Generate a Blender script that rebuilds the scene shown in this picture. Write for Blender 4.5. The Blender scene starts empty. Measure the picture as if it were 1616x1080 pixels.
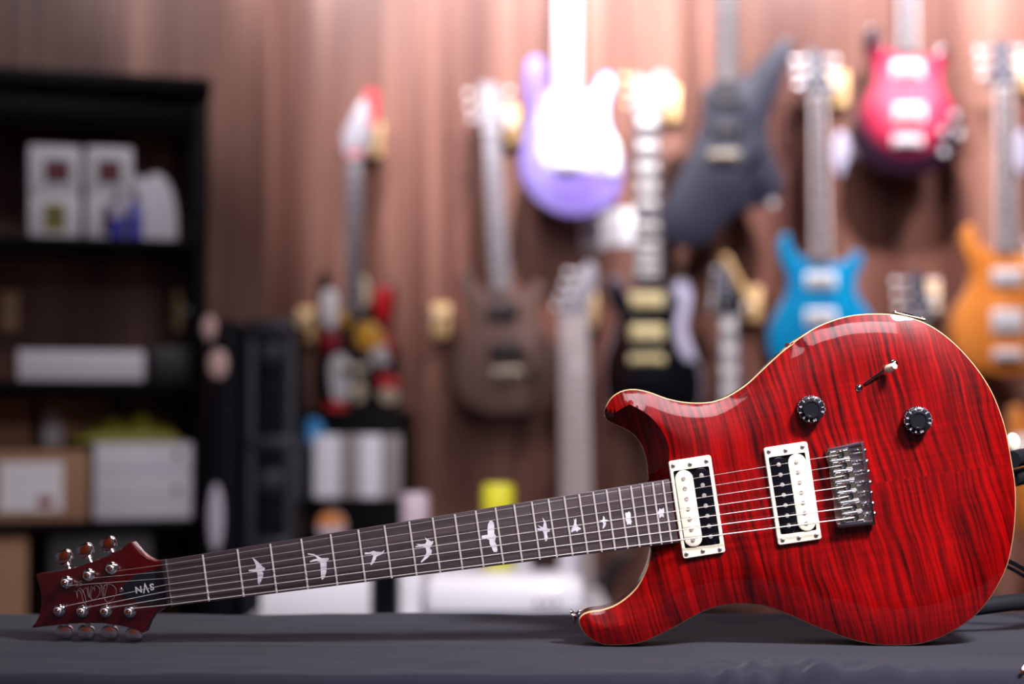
import bpy, bmesh, math, random
from mathutils import Vector, Matrix, noise
from mathutils.geometry import delaunay_2d_cdt

random.seed(7)
SC = bpy.context.scene
COL = SC.collection
F = 55 / 36 * 1616            # focal length in pixels of a 1616 wide frame
TH = math.radians(2.32)       # upward pitch of the camera
CAM = Vector((0, 0, 1.127))

# ------------------------------------------------------------------ helpers
def ray(px, py):
    x, y = (px - 808) / F, (540 - py) / F
    return Vector((x, math.cos(TH) - y * math.sin(TH), math.sin(TH) + y * math.cos(TH)))

def at(px, py, Y):
    """the point at depth Y seen at a pixel of the photograph"""
    d = ray(px, py)
    return CAM + d * (Y / d.y)

def on_plane(px, py, O, N):
    d = ray(px, py)
    return CAM + d * ((O - CAM).dot(N) / d.dot(N))

def zz(pts, s, ox, oy):
    return [(ox + x / s, oy + y / s) for x, y in pts]

def smooth_closed(p, n=6):
    out = []
    m = len(p)
    for i in range(m):
        a, b, c, d = (Vector(p[(i + k) % m]) for k in (-1, 0, 1, 2))
        for j in range(n):
            t = j / n
            out.append(0.5 * ((2 * b) + (c - a) * t + (2 * a - 5 * b + 4 * c - d) * t * t + (3 * b - a - 3 * c + d) * t ** 3))
    return out

def smooth_open(p, n=6):
    out = []
    m = len(p)
    g = lambda i: Vector(p[max(0, min(m - 1, i))])
    for i in range(m - 1):
        a, b, c, d = g(i - 1), g(i), g(i + 1), g(i + 2)
        for j in range(n):
            t = j / n
            out.append(0.5 * ((2 * b) + (c - a) * t + (2 * a - 5 * b + 4 * c - d) * t * t + (3 * b - a - 3 * c + d) * t ** 3))
    out.append(Vector(p[-1]))
    return out

class MB:
    def __init__(s):
        s.bm = bmesh.new(); s.seen = set()
    def mark(s, i):
        """give every face added since the last mark material slot i"""
        for f in s.bm.faces:
            if f not in s.seen: f.material_index = i; s.seen.add(f)
    def face(s, vs):
        try:
            return s.bm.faces.new(vs)
        except ValueError:
            return None
    def poly(s, pts):
        return s.face([s.bm.verts.new(p) for p in pts])
    def box(s, c, d, R=None, bev=0):
        c = Vector(c)
        g = bmesh.ops.create_cube(s.bm, size=1)
        for v in g['verts']:
            p = Vector((v.co.x * d[0], v.co.y * d[1], v.co.z * d[2]))
            v.co = c + (R @ p if R else p)
        if bev:
            es = list({e for v in g['verts'] for e in v.link_edges})
            bmesh.ops.bevel(s.bm, geom=es, offset=bev, segments=2, affect='EDGES', profile=.5)
        return s
    def cyl(s, a, b, r0, r1=None, n=16, caps=True):
        a, b = Vector(a), Vector(b)
        r1 = r0 if r1 is None else r1
        return s.lathe(a, b - a, [(r0, 0), (r1, (b - a).length)], n, caps)
    def lathe(s, o, axis, prof, n=20, caps=True):
        o = Vector(o); ax = Vector(axis).normalized()
        t = ax.orthogonal().normalized(); u = ax.cross(t)
        rings = []
        for r, h in prof:
            c = o + ax * h
            if r < 1e-7:
                rings.append([s.bm.verts.new(c)])
            else:
                rings.append([s.bm.verts.new(c + (t * math.cos(2 * math.pi * k / n) + u * math.sin(2 * math.pi * k / n)) * r) for k in range(n)])
        for A, B in zip(rings, rings[1:]):
            for k in range(n):
                k2 = (k + 1) % n
                if len(A) == 1 and len(B) == 1: continue
                if len(A) == 1: s.face([A[0], B[k2], B[k]][::-1])
                elif len(B) == 1: s.face([A[k], A[k2], B[0]])
                else: s.face([A[k], A[k2], B[k2], B[k]])
        if caps:
            if len(rings[0]) > 1: s.face(rings[0][::-1])
            if len(rings[-1]) > 1: s.face(rings[-1])
        return s
    def tube(s, pts, r, n=8, caps=True):
        pts = [Vector(p) for p in pts]
        rings = []; t = None
        for i, p in enumerate(pts):
            d = (pts[min(i + 1, len(pts) - 1)] - pts[max(i - 1, 0)]).normalized()
            if t is None: t = d.orthogonal().normalized()
            t = (t - d * t.dot(d)).normalized(); u = d.cross(t)
            rr = r[i] if isinstance(r, (list, tuple)) else r
            rings.append([s.bm.verts.new(p + (t * math.cos(2 * math.pi * k / n) + u * math.sin(2 * math.pi * k / n)) * rr) for k in range(n)])
        for A, B in zip(rings, rings[1:]):
            for k in range(n):
                s.face([A[k], A[(k + 1) % n], B[(k + 1) % n], B[k]])
        if caps: s.face(rings[0][::-1]); s.face(rings[-1])
        return s
    def rings(s, loops, cap0=True, cap1=True):
        """loops of equal length joined one to the next"""
        R = [[s.bm.verts.new(p) for p in L] for L in loops]
        n = len(R[0])
        for A, B in zip(R, R[1:]):
            for k in range(n):
                s.face([A[k], A[(k + 1) % n], B[(k + 1) % n], B[k]])
        if cap0: s.face(R[0][::-1])
        if cap1: s.face(R[-1])
        return s
    def prism(s, pts2, w0, w1, fr=None, bev=0):
        """pts2 outline in a 2-D frame, extruded from w0 to w1 (w1 nearer the viewer)"""
        fr = fr or (lambda u, v, w: Vector((u, v, w)))
        P = [Vector(p[:2]) for p in pts2]
        if area(P) < 0: P = P[::-1]
        L = [[fr(p.x, p.y, w0) for p in P]]
        if bev:
            Q = inset(P, bev * .3); Q2 = inset(P, bev)
            L += [[fr(p.x, p.y, w1 - bev) for p in P], [fr(p.x, p.y, w1 - bev * .3) for p in Q], [fr(p.x, p.y, w1) for p in Q2]]
        else:
            L += [[fr(p.x, p.y, w1) for p in P]]
        return s.rings(L)
    def ball(s, c, d, nu=16, nv=10, R=None):
        c = Vector(c)
        g = bmesh.ops.create_uvsphere(s.bm, u_segments=nu, v_segments=nv, radius=.5)
        for v in g['verts']:
            p = Vector((v.co.x * d[0], v.co.y * d[1], v.co.z * d[2]))
            v.co = c + (R @ p if R else p)
        return s
    def build(s, name, mat, parent=None, loc=None, ang=35, world=True, fix=True):
        """link the mesh; with a parent the vertices are taken as world points unless world=False"""
        bm = s.bm
        if fix: bmesh.ops.recalc_face_normals(bm, faces=bm.faces)
        bmesh.ops.triangulate(bm, faces=[f for f in bm.faces if len(f.verts) > 4])
        for f in bm.faces: f.smooth = True
        for e in bm.edges:
            if len(e.link_faces) == 2 and e.calc_face_angle(0) > math.radians(ang): e.smooth = False
        me = bpy.data.meshes.new(name)
        if parent is not None and world:
            M = wm(parent).inverted()
            for v in bm.verts: v.co = M @ v.co
        elif loc is not None:
            for v in bm.verts: v.co = v.co - Vector(loc)
        bm.to_mesh(me); bm.free()
        for m in (mat if isinstance(mat, (list, tuple)) else [mat]): me.materials.append(m)
        o = bpy.data.objects.new(name, me); COL.objects.link(o)
        if parent is not None: o.parent = parent
        elif loc is not None: o.location = loc
        return o

def wm(o):
    M = Matrix.LocRotScale(o.location, o.rotation_euler, o.scale)
    return wm(o.parent) @ M if o.parent else M

def area(P):
    return sum(P[i - 1][0] * P[i][1] - P[i][0] * P[i - 1][1] for i in range(len(P))) / 2

def inset(P, d):
    n = len(P); out = []
    for i in range(n):
        a, b, c = P[i - 1], P[i], P[(i + 1) % n]
        e1 = (b - a); e2 = (c - b)
        if e1.length < 1e-9: e1 = e2
        if e2.length < 1e-9: e2 = e1
        e1 = e1.normalized(); e2 = e2.normalized()
        n1 = Vector((-e1.y, e1.x)); n2 = Vector((-e2.y, e2.x))
        m = n1 + n2
        if m.length < 1e-6: m = n1
        m = m.normalized()
        out.append(b + m * (d / max(.4, m.dot(n1))))
    return out

def empty(name, loc=(0, 0, 0), rot=None):
    o = bpy.data.objects.new(name, None); COL.objects.link(o); o.location = loc
    if rot is not None: o.rotation_euler = rot
    o.empty_display_size = .05
    return o

def tag(o, label=None, cat=None, group=None, kind=None):
    for k, v in (('label', label), ('category', cat), ('group', group), ('kind', kind)):
        if v: o[k] = v
    return o

def rrect(cx, cy, w, h, r, n=5):
    out = []
    for sx, sy, a0 in ((1, 1, 0), (-1, 1, 90), (-1, -1, 180), (1, -1, 270)):
        for k in range(n + 1):
            a = math.radians(a0 + 90 * k / n)
            out.append(Vector((cx + sx * (w / 2 - r) + r * math.cos(a), cy + sy * (h / 2 - r) + r * math.sin(a))))
    return out

def stadium(a, b, r, n=10):
    a, b = Vector(a), Vector(b)
    t = math.atan2((b - a).y, (b - a).x)
    return [b + Vector((math.cos(t + x), math.sin(t + x))) * r for x in [math.pi * (k / n - .5) for k in range(n + 1)]] + \
           [a + Vector((math.cos(t + x), math.sin(t + x))) * r for x in [math.pi * (k / n + .5) for k in range(n + 1)]]

# ------------------------------------------------------------------ materials
def mat(name, col, rough=.5, metal=0, coat=0, coat_r=.03, spec=.5, bump=None):
    m = bpy.data.materials.new(name); m.use_nodes = True
    b = m.node_tree.nodes['Principled BSDF']
    b.inputs['Base Color'].default_value = (*col, 1)
    b.inputs['Roughness'].default_value = rough
    b.inputs['Metallic'].default_value = metal
    b.inputs['Coat Weight'].default_value = coat
    b.inputs['Coat Roughness'].default_value = coat_r
    b.inputs['Specular IOR Level'].default_value = spec
    if bump:
        sc, st, dist = bump
        nt = m.node_tree
        tc = nt.nodes.new('ShaderNodeTexCoord'); n = nt.nodes.new('ShaderNodeTexNoise'); n.inputs['Scale'].default_value = sc
        n.inputs['Detail'].default_value = 4
        bp = nt.nodes.new('ShaderNodeBump'); bp.inputs['Strength'].default_value = st; bp.inputs['Distance'].default_value = dist
        nt.links.new(tc.outputs['Object'], n.inputs['Vector']); nt.links.new(n.outputs['Fac'], bp.inputs['Height'])
        nt.links.new(bp.outputs['Normal'], b.inputs['Normal'])
    return m

def ramp_mat(name, scale, stops, rough=.5, coat=0, nscale=1.0, detail=6, rot=(0, 0, 0), dist=0, metal=0, spec=.5, coat_r=.03):
    """stretched noise through a colour ramp: wood grain, figured maple, marbling"""
    m = mat(name, (1, 1, 1), rough, metal, coat, coat_r, spec)
    nt = m.node_tree; b = nt.nodes['Principled BSDF']
    tc = nt.nodes.new('ShaderNodeTexCoord'); mp = nt.nodes.new('ShaderNodeMapping')
    mp.inputs['Scale'].default_value = scale; mp.inputs['Rotation'].default_value = rot
    n = nt.nodes.new('ShaderNodeTexNoise'); n.inputs['Scale'].default_value = nscale; n.inputs['Detail'].default_value = detail
    n.inputs['Distortion'].default_value = dist
    r = nt.nodes.new('ShaderNodeValToRGB'); e = r.color_ramp.elements
    e[0].position, e[0].color = stops[0][0], (*stops[0][1], 1)
    e[1].position, e[1].color = stops[-1][0], (*stops[-1][1], 1)
    for p, c in stops[1:-1]:
        q = e.new(p); q.color = (*c, 1)
    nt.links.new(tc.outputs['Object'], mp.inputs['Vector']); nt.links.new(mp.outputs['Vector'], n.inputs['Vector'])
    nt.links.new(n.outputs['Fac'], r.inputs['Fac']); nt.links.new(r.outputs['Color'], b.inputs['Base Color'])
    return m

def flame_mat(name, dark, mid, light, sc=1.0, coat=.8):
    """figured maple: bands across the body, mirrored about the centre seam, under gloss lacquer"""
    m = mat(name, mid, .4, 0, coat, .03, .15)
    nt = m.node_tree; L = nt.links; N = nt.nodes; b = N['Principled BSDF']
    def nd(t, **k):
        n = N.new(t)
        for a, v in k.items():
            if a in n.inputs: n.inputs[a].default_value = v
            else: setattr(n, a, v)
        return n
    tc = nd('ShaderNodeTexCoord'); sp = nd('ShaderNodeSeparateXYZ'); L.new(tc.outputs['Object'], sp.inputs[0])
    ab = nd('ShaderNodeMath', operation='ABSOLUTE'); L.new(sp.outputs['Y'], ab.inputs[0])
    half = nd('ShaderNodeMath', operation='GREATER_THAN'); half.inputs[1].default_value = 0; L.new(sp.outputs['Y'], half.inputs[0])
    off = nd('ShaderNodeMath', operation='MULTIPLY'); off.inputs[1].default_value = .9; L.new(half.outputs[0], off.inputs[0])
    # slow warp of the bands
    cmbw = nd('ShaderNodeCombineXYZ'); L.new(sp.outputs['X'], cmbw.inputs[0]); L.new(ab.outputs[0], cmbw.inputs[1]); L.new(off.outputs[0], cmbw.inputs[2])
    wn = nd('ShaderNodeTexNoise', Scale=11.0, Detail=2.0); L.new(cmbw.outputs[0], wn.inputs['Vector'])
    wm_ = nd('ShaderNodeMath', operation='MULTIPLY_ADD'); wm_.inputs[1].default_value = .016; L.new(wn.outputs['Fac'], wm_.inputs[0]); L.new(sp.outputs['X'], wm_.inputs[2])
    sl = nd('ShaderNodeMath', operation='MULTIPLY_ADD'); sl.inputs[1].default_value = .10; L.new(sp.outputs['Y'], sl.inputs[0]); L.new(wm_.outputs[0], sl.inputs[2])
    def band(fu, fv, det, off_z):
        c = nd('ShaderNodeCombineXYZ')
        a = nd('ShaderNodeMath', operation='MULTIPLY'); a.inputs[1].default_value = fu * sc; L.new(sl.outputs[0], a.inputs[0])
        d = nd('ShaderNodeMath', operation='MULTIPLY'); d.inputs[1].default_value = fv * sc; L.new(ab.outputs[0], d.inputs[0])
        e = nd('ShaderNodeMath', operation='ADD'); e.inputs[1].default_value = off_z; L.new(off.outputs[0], e.inputs[0])
        L.new(a.outputs[0], c.inputs[0]); L.new(d.outputs[0], c.inputs[1]); L.new(e.outputs[0], c.inputs[2])
        n = nd('ShaderNodeTexNoise', Scale=1.0, Detail=det, Roughness=.55); L.new(c.outputs[0], n.inputs['Vector'])
        return n.outputs['Fac']
    b1 = band(250, 8, 3.0, 0); b2 = band(80, 5, 2.0, 5.0); b3 = band(14, 260, 3.0, 9.0)
    m1 = nd('ShaderNodeMath', operation='MULTIPLY_ADD'); m1.inputs[1].default_value = .66; L.new(b1, m1.inputs[0])
    m2 = nd('ShaderNodeMath', operation='MULTIPLY_ADD'); m2.inputs[1].default_value = .22; L.new(b2, m2.inputs[0])
    m3 = nd('ShaderNodeMath', operation='MULTIPLY'); m3.inputs[1].default_value = .11; L.new(b3, m3.inputs[0])
    L.new(m3.outputs[0], m2.inputs[2]); L.new(m2.outputs[0], m1.inputs[2])
    r = nd('ShaderNodeValToRGB'); e = r.color_ramp.elements
    e[0].position, e[0].color = .355, (*dark, 1)
    e[1].position, e[1].color = .60, (*light, 1)
    q = e.new(.475); q.color = (*mid, 1)
    L.new(m1.outputs[0], r.inputs['Fac']); L.new(r.outputs['Color'], b.inputs['Base Color'])
    return m

M = {}
M['flame'] = flame_mat('red flame maple', (.024, .0, .0004), (.145, .0002, .0005), (.32, .0004, .0008))
M['deep_red'] = mat('deep red lacquer', (.065, .0002, .002), .3, 0, 1, .04)
M['red_side'] = mat('red lacquered side', (.12, .004, .004), .3, 0, 1, .04)
M['scoop'] = mat('dark red bevel', (.035, .0, .001), .3, 0, 1, .03)
M['binding'] = mat('natural maple edge', (.78, .50, .26), .35, 0, .7)
M['neckwood'] = mat('red stained mahogany neck', (.20, .035, .015), .35, 0, .6)
M['rosewood'] = ramp_mat('rosewood', (6, 260, 40), [(.3, (.030, .018, .022)), (.55, (.060, .042, .050)), (.75, (.095, .070, .080))], .42, nscale=1, spec=.5)
M['nutmat'] = mat('dark graphite nut', (.018, .020, .028), .35)
M['pearl'] = ramp_mat('pearl inlay', (60, 60, 60), [(.35, (.62, .58, .68)), (.6, (.85, .82, .88))], .25, coat=.3)
M['fret'] = mat('fret wire', (.90, .82, .78), .38, .6)
M['chrome'] = mat('chrome', (.80, .78, .82), .08, 1)
M['chrome_soft'] = mat('worn chrome', (.84, .80, .84), .22, .88)
M['steel_dark'] = mat('dark steel', (.48, .42, .33), .26, .95)
M['string'] = mat('wound steel string', (.92, .86, .82), .38, .65)
M['cream'] = mat('cream plastic', (.96, .89, .71), .3, 0, .25, .1)
M['black'] = mat('black gloss plastic', (.004, .004, .007), .15, 0, .3, .03, .3)
M['blackmatte'] = mat('black matte', (.010, .010, .013), .5)
M['knob'] = mat('black knob plastic', (.010, .010, .014), .22)
M['number'] = mat('white print', (.70, .68, .78), .5)
M['gold_print'] = mat('pale print', (.34, .28, .29), .5)
M['screw'] = mat('nickel screw', (.88, .80, .76), .3, .7)
M['hole'] = mat('socket hole', (.004, .004, .004), .6)
M['cover'] = mat('black truss cover', (.010, .012, .020), .3, 0, .4)

# ------------------------------------------------------------------ the guitar's own frame
ALPHA = math.radians(3.1)
H3 = Vector((math.cos(ALPHA), -math.sin(ALPHA), 0))
GN = Vector((-math.sin(ALPHA), -math.cos(ALPHA), 0))
GB = at(1322, 770, 1.48)
GO = on_plane(266.5, 920.5, GB, GN)
GU = (GB - GO).normalized()
GV = GN.cross(GU).normalized()
GM = Matrix((GU, GV, GN)).transposed()
W_FB = .012                                    # height of the fretboard face over the body's rim

guitar = empty('electric_guitar', GO, GM.to_euler())
tag(guitar, 'glossy red flame-top seven-string electric guitar lying on its side on the black cloth', 'guitar')

def PL(px, py, w=0.0):
    if callable(w):
        ww = .008
        for _ in range(5):
            q = PL(px, py, ww); ww = w(q.x)
        return PL(px, py, ww)
    P = on_plane(px, py, GO + GN * w, GN) - GO
    return Vector((P.dot(GU), P.dot(GV), w))

def head_w(u):                                 # the headstock tilts back from the nut
    return .0065 + min(0, u) * .13

def gp(b, name, m, parent=guitar, **k):        # a part given in the guitar's own frame
    k.setdefault('world', False)
    return b.build(name, m, parent, **k)

# body outline: pixels of the photograph, clockwise from the treble side of the neck joint
up = zz([(495, 945), (488, 880), (480, 790), (465, 720), (440, 640), (400, 570), (350, 515), (290, 475), (220, 440), (150, 410), (110, 385), (85, 350), (78, 310), (85, 270)], 6, 940, 600)
n_cut = len(up)
up += zz([(330, 640), (370, 605), (420, 583), (480, 577), (540, 585), (600, 602), (680, 632), (760, 652), (840, 662), (920, 662), (980, 655), (1050, 632), (1120, 595), (1200, 540), (1280, 465), (1360, 390), (1440, 320), (1520, 265)], 4, 880, 470)
up += zz([(100, 315), (200, 240), (300, 180), (400, 140), (500, 113), (600, 102), (700, 100), (800, 108), (900, 130), (1000, 170), (1100, 235), (1200, 325), (1300, 440), (1380, 560), (1440, 690), (1490, 850)], 4, 1216, 470)
up += zz([(1252, 30), (1265, 120), (1268, 220), (1262, 330), (1250, 420), (1228, 520), (1190, 610), (1130, 710), (1060, 790), (980, 850), (880, 905), (780, 937), (700, 946), (620, 947), (540, 942), (460, 928), (380, 905), (300, 875), (220, 845), (140, 808), (60, 775)], 3.2727, 1216, 730)
up += zz([(1200, 812), (1130, 790), (1050, 781), (970, 782), (890, 793), (820, 815), (750, 848), (680, 888), (610, 925), (540, 960), (470, 990), (400, 1003), (320, 1007), (250, 1003), (190, 978), (145, 940), (118, 890), (118, 860), (140, 835), (180, 820), (240, 812), (300, 793), (350, 765), (400, 725), (440, 680), (470, 625), (495, 565), (510, 500), (513, 480)], 3.485, 880, 730)
body_px = smooth_open(up, 4)
cp = smooth_open(up[:n_cut], 4)
DCUT = .026
cw = lambda i: -DCUT * min(1, (1 - i / (len(cp) - 1)) * 3.2) if i < len(cp) else 0
ctl = [PL(p[0], p[1], cw(i)).xy for i, p in enumerate(body_px)]
CUT = [PL(p[0], p[1], cw(i)).xy for i, p in enumerate(cp)]
# resample about every 2.5 mm
OUT = [ctl[0]]
for a, b in zip(ctl, ctl[1:]):
    if (b - OUT[-1]).length > .0022: OUT.append(b)
nclose = 18
for k in range(1, nclose):
    OUT.append(ctl[-1].lerp(ctl[0], k / nclose))
n_free = len(OUT) - nclose + 1
if area(OUT) < 0: rev = True
else: rev = False

def seg_dist(p, a, b):
    ab = b - a; t = max(0, min(1, (p - a).dot(ab) / max(1e-12, ab.length_squared)))
    return (p - a - ab * t).length
FREE = OUT[:n_free]
def d_edge(p):
    return min(seg_dist(p, FREE[i], FREE[i + 1]) for i in range(0, len(FREE) - 1))
def d_cut(p):
    best = 9, 0
    for i in range(len(CUT) - 1):
        d = seg_dist(p, CUT[i], CUT[i + 1])
        if d < best[0]: best = d, i / (len(CUT) - 1)
    return best
HC, RC = .0095, .050
def cut_wid(t):
    return .0235 * min(1, max(0.0, (1 - t) * 2.6)) ** .8 * (.66 + .34 * min(1, t * 4)) + 1e-5
def carve(p, de=None):
    de = d_edge(p) if de is None else de
    x = min(1, de / RC)
    h = HC * (1 - (1 - x) ** 2.2)
    dc, t = d_cut(p)
    # bevel scooped into the treble cutaway
    wid = cut_wid(t)
    if dc < wid:
        h = (h * .5 + .5 * HC * (1 - (1 - min(1, wid / RC)) ** 2.2)) * (dc / wid) - (DCUT - .0015) * (1 - dc / wid) * min(1, (1 - t) * 3.2)
    return h
def inside(p, P):
    c = False; j = len(P) - 1
    for i in range(len(P)):
        if (P[i].y > p.y) != (P[j].y > p.y) and p.x < (P[j].x - P[i].x) * (p.y - P[i].y) / (P[j].y - P[i].y) + P[i].x: c = not c
        j = i
    return c

def body_top_mesh():
    rim = OUT
    sgn = 1 if area(rim) > 0 else -1
    ins = [q for q in inset(rim if sgn > 0 else rim[::-1], .0009)]
    if sgn < 0: ins = ins[::-1]
    step = .0036
    xs = [p.x for p in rim]; ys = [p.y for p in rim]
    pts = list(ins); n = len(pts)
    edges = [(i, (i + 1) % n) for i in range(n)]
    crease = []
    for i in range(2, len(CUT) - 1):              # points along the crest of the cutaway bevel
        t = i / (len(CUT) - 1); d = (CUT[i + 1] - CUT[i - 1]).normalized(); nn = Vector((d.y, -d.x))
        if not inside(CUT[i] + nn * .004, rim): nn = -nn
        w_ = cut_wid(t)
        q = CUT[i] + nn * w_
        if w_ > .003 and inside(q, rim) and d_edge(q) > .0026 and abs(d_cut(q)[0] - w_) < .0012 and (not crease or (q - crease[-1]).length > .0008): crease.append(q)
    c0 = len(pts); pts += crease
    edges += [(c0 + i, c0 + i + 1) for i in range(len(crease) - 1)]
    y = min(ys)
    row = 0
    while y < max(ys):
        x = min(xs) + (step / 2 if row % 2 else 0)
        while x < max(xs):
            p = Vector((x, y))
            if inside(p, rim):
                d = d_edge(p)
                if d > .0026 and all((p - q).length > .0018 for q in crease): pts.append(p)
            x += step
        y += step * .87; row += 1
    vo, eo, fo, *_ = delaunay_2d_cdt(pts, edges, [], 1, 1e-7)
    b = MB()
    vs = []
    for p in vo:
        vs.append(b.bm.verts.new((p.x, p.y, carve(p))))
    for f in fo: b.face([vs[i] for i in f])
    for f in list(b.bm.faces):
        f.normal_update()
        if f.normal.z < 0: f.normal_flip()
    return b, ins

tb, ins = body_top_mesh()
gp(tb, 'flame_top', M['flame'], ang=24, fix=False)
# binding: a chamfer from the top's edge out and down the side
def ring_obj(name, loops, m, closed_n, **k):
    b = MB()
    R = [[b.bm.verts.new(p) for p in Lp] for Lp in loops]
    for A, B in zip(R, R[1:]):
        for i in range(closed_n):
            j = (i + 1) % len(A)
            b.face([A[i], A[j], B[j], B[i]])
    return gp(b, name, m, **k)
rim_w = [carve(p, 0) for p in OUT]
ins_w = [carve(p) for p in ins]
L0 = [Vector((p.x, p.y, w)) for p, w in zip(ins, ins_w)]
L1 = [Vector((p.x, p.y, w - .0006)) for p, w in zip(OUT, rim_w)]
L2 = [Vector((p.x, p.y, w - .005)) for p, w in zip(OUT, rim_w)]
ring_obj('binding', [L0, L1, L2], M['binding'], len(OUT) - nclose + 0, ang=50)
# side and back of the body
bb = MB()
Pb = inset(OUT if area(OUT) > 0 else OUT[::-1], .0002)
if area(OUT) < 0: Pb = Pb[::-1]
Q1 = inset(OUT if area(OUT) > 0 else OUT[::-1], .003)
if area(OUT) < 0: Q1 = Q1[::-1]
La = [Vector((p.x, p.y, w - .0045)) for p, w in zip(Pb, rim_w)]
Lb = [Vector((p.x, p.y, -.035)) for p in Pb]
Lc = [Vector((p.x, p.y, -.0385)) for p in Q1]
Rg = [[bb.bm.verts.new(p) for p in L] for L in (La, Lb, Lc)]
nO = len(OUT)
for A, B in zip(Rg, Rg[1:]):
    for i in range(nO): bb.face([A[i], A[(i + 1) % nO], B[(i + 1) % nO], B[i]])
bb.face(Rg[-1])
gp(bb, 'body', M['red_side'], ang=40)

# ------------------------------------------------------------------ neck, fretboard, frets
uT, uB = PL(262, 884, W_FB), PL(271, 957.5, W_FB)
eT, eB = PL(1056, 756.5, W_FB), PL(1071, 857, W_FB)
SCALE = 2 * ((PL(780.8, 799.7, W_FB).x + PL(794.5, 890.8, W_FB).x) / 2 - (uT.x + uB.x) / 2)
U0 = (uT.x + uB.x) / 2
def fret_u(n): return U0 + SCALE * (1 - 2 ** (-n / 12))
UE = (eT.x + eB.x) / 2
def edge_v(u, top):
    a, b = (uT, eT) if top else (uB, eB)
    return a.y + (b.y - a.y) * (u - a.x) / (b.x - a.x)
b = MB()
b.prism([(U0, edge_v(U0, 1)), (U0, edge_v(U0, 0)), (UE, edge_v(UE, 0)), (UE, edge_v(UE, 1))], .0062, W_FB, bev=.0004)
fb = gp(b, 'fretboard', M['rosewood'], ang=60)
b = MB()
us = [U0 - .004 + (PL(1075, 800, 0).x - U0) * k / 24 for k in range(25)]
loops = []
for u in us:
    vt, vb = edge_v(u, 1) - .0003, edge_v(u, 0) + .0003
    c, hw = (vt + vb) / 2, (vt - vb) / 2
    t = (u - U0) / (us[-1] - U0)
    dep = .0125 + .003 * t + (.022 * max(0, (t - .86) / .14))
    loops.append([Vector((u, vt, .0062)), Vector((u, vb, .0062))] + [Vector((u, c - hw * math.cos(math.pi * k / 10), .0055 - dep * math.sin(math.pi * k / 10) ** .8)) for k in range(0, 11)])
b.rings(loops)
gp(b, 'neck', M['neckwood'], ang=40)
for n in range(1, 25):
    u = fret_u(n)
    b = MB()
    a, c = Vector((u, edge_v(u, 0) + .0006, W_FB)), Vector((u, edge_v(u, 1) - .0006, W_FB))
    prof = [(-.0011, -.0003), (-.0010, .0005), (-.0005, .0010), (0, .0011), (.0005, .0010), (.0010, .0005), (.0011, -.0003)]
    b.rings([[Vector((u + x, p.y, W_FB + z)) for x, z in prof] for p in (a, c)])
    gp(b, 'fret', M['fret'], fb, ang=60)
birds = {3: ([(70,645),(95,662),(125,690),(138,705),(155,715),(150,728),(135,735),(145,750),(140,775),(118,822),(108,812),(108,775),(105,745),(90,738),(50,735),(52,725),(95,718),(98,700),(85,670)],6),
 5: ([(425,620),(465,625),(495,640),(515,652),(560,650),(562,662),(545,672),(548,700),(545,740),(535,775),(520,790),(512,780),(510,740),(508,700),(505,675),(480,670),(440,678),(440,670),(470,658),(490,655),(470,635),(430,630)],6),
 7: ([(790,615),(820,615),(845,605),(865,610),(900,612),(915,600),(912,614),(900,627),(880,635),(865,642),(860,660),(845,685),(832,695),(825,690),(838,660),(845,635),(830,625),(790,628)],6),
 9: ([(1172,518),(1200,535),(1215,545),(1228,540),(1225,560),(1212,575),(1205,590),(1218,600),(1215,625),(1190,650),(1150,682),(1148,672),(1170,645),(1185,615),(1180,590),(1165,578),(1115,582),(1112,575),(1135,570),(1115,560),(1150,562),(1175,560),(1185,545)],6),
 12: ([(145,410),(158,425),(162,455),(162,495),(175,512),(170,530),(165,545),(178,570),(182,600),(178,612),(158,612),(148,590),(132,560),(130,535),(110,528),(82,525),(82,508),(120,502),(118,470),(122,435),(132,415)],7),
 15: ([(468,392),(488,415),(495,440),(498,460),(518,470),(515,482),(500,485),(498,500),(503,520),(498,540),(487,545),(482,525),(480,505),(472,480),(435,470),(435,462),(460,462),(435,440),(460,450),(472,455),(478,425)],7),
 17: ([(668,398),(675,410),(682,395),(686,415),(684,430),(695,450),(715,462),(710,470),(700,472),(690,485),(678,475),(655,488),(650,480),(658,455),(668,440),(672,420)],7),
 19: ([(855,380),(865,390),(868,405),(888,408),(870,418),(875,430),(868,450),(855,465),(852,455),(858,435),(850,418),(828,412),(852,408),(855,395)],7),
 21: ([(998,360),(1010,362),(1020,352),(1030,362),(1033,378),(1030,395),(1038,415),(1032,440),(1022,432),(1010,440),(1005,420),(998,410),(1000,390),(996,372)],7),
 24: ([(1215,335),(1228,340),(1242,330),(1246,350),(1240,368),(1244,392),(1230,385),(1215,396),(1212,375),(1200,365),(1210,352)],7)}
for n, (pts, crop) in birds.items():
    px = zz(pts, 4.04, 380 if crop == 6 else 740, 720)
    b = MB(); b.prism([PL(x, y, W_FB).xy for x, y in px], W_FB - .001, W_FB + .00012)
    gp(b, 'bird_inlay', M['pearl'], fb)
# nut
b = MB()
n1 = .0042
b.prism([(U0, edge_v(U0, 1)), (U0, edge_v(U0, 0)), (U0 - n1, edge_v(U0, 0)), (U0 - n1, edge_v(U0, 1))], .004, W_FB + .0012, bev=.0005)
gp(b, 'nut', M['nutmat'])
b = MB()
b.box(((U0 + .0002), (edge_v(U0, 1) + edge_v(U0, 0)) / 2, W_FB + .0006), (.0005, edge_v(U0, 1) - edge_v(U0, 0), .0012))
gp(b, 'nut_edge', M['chrome_soft'])

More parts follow.
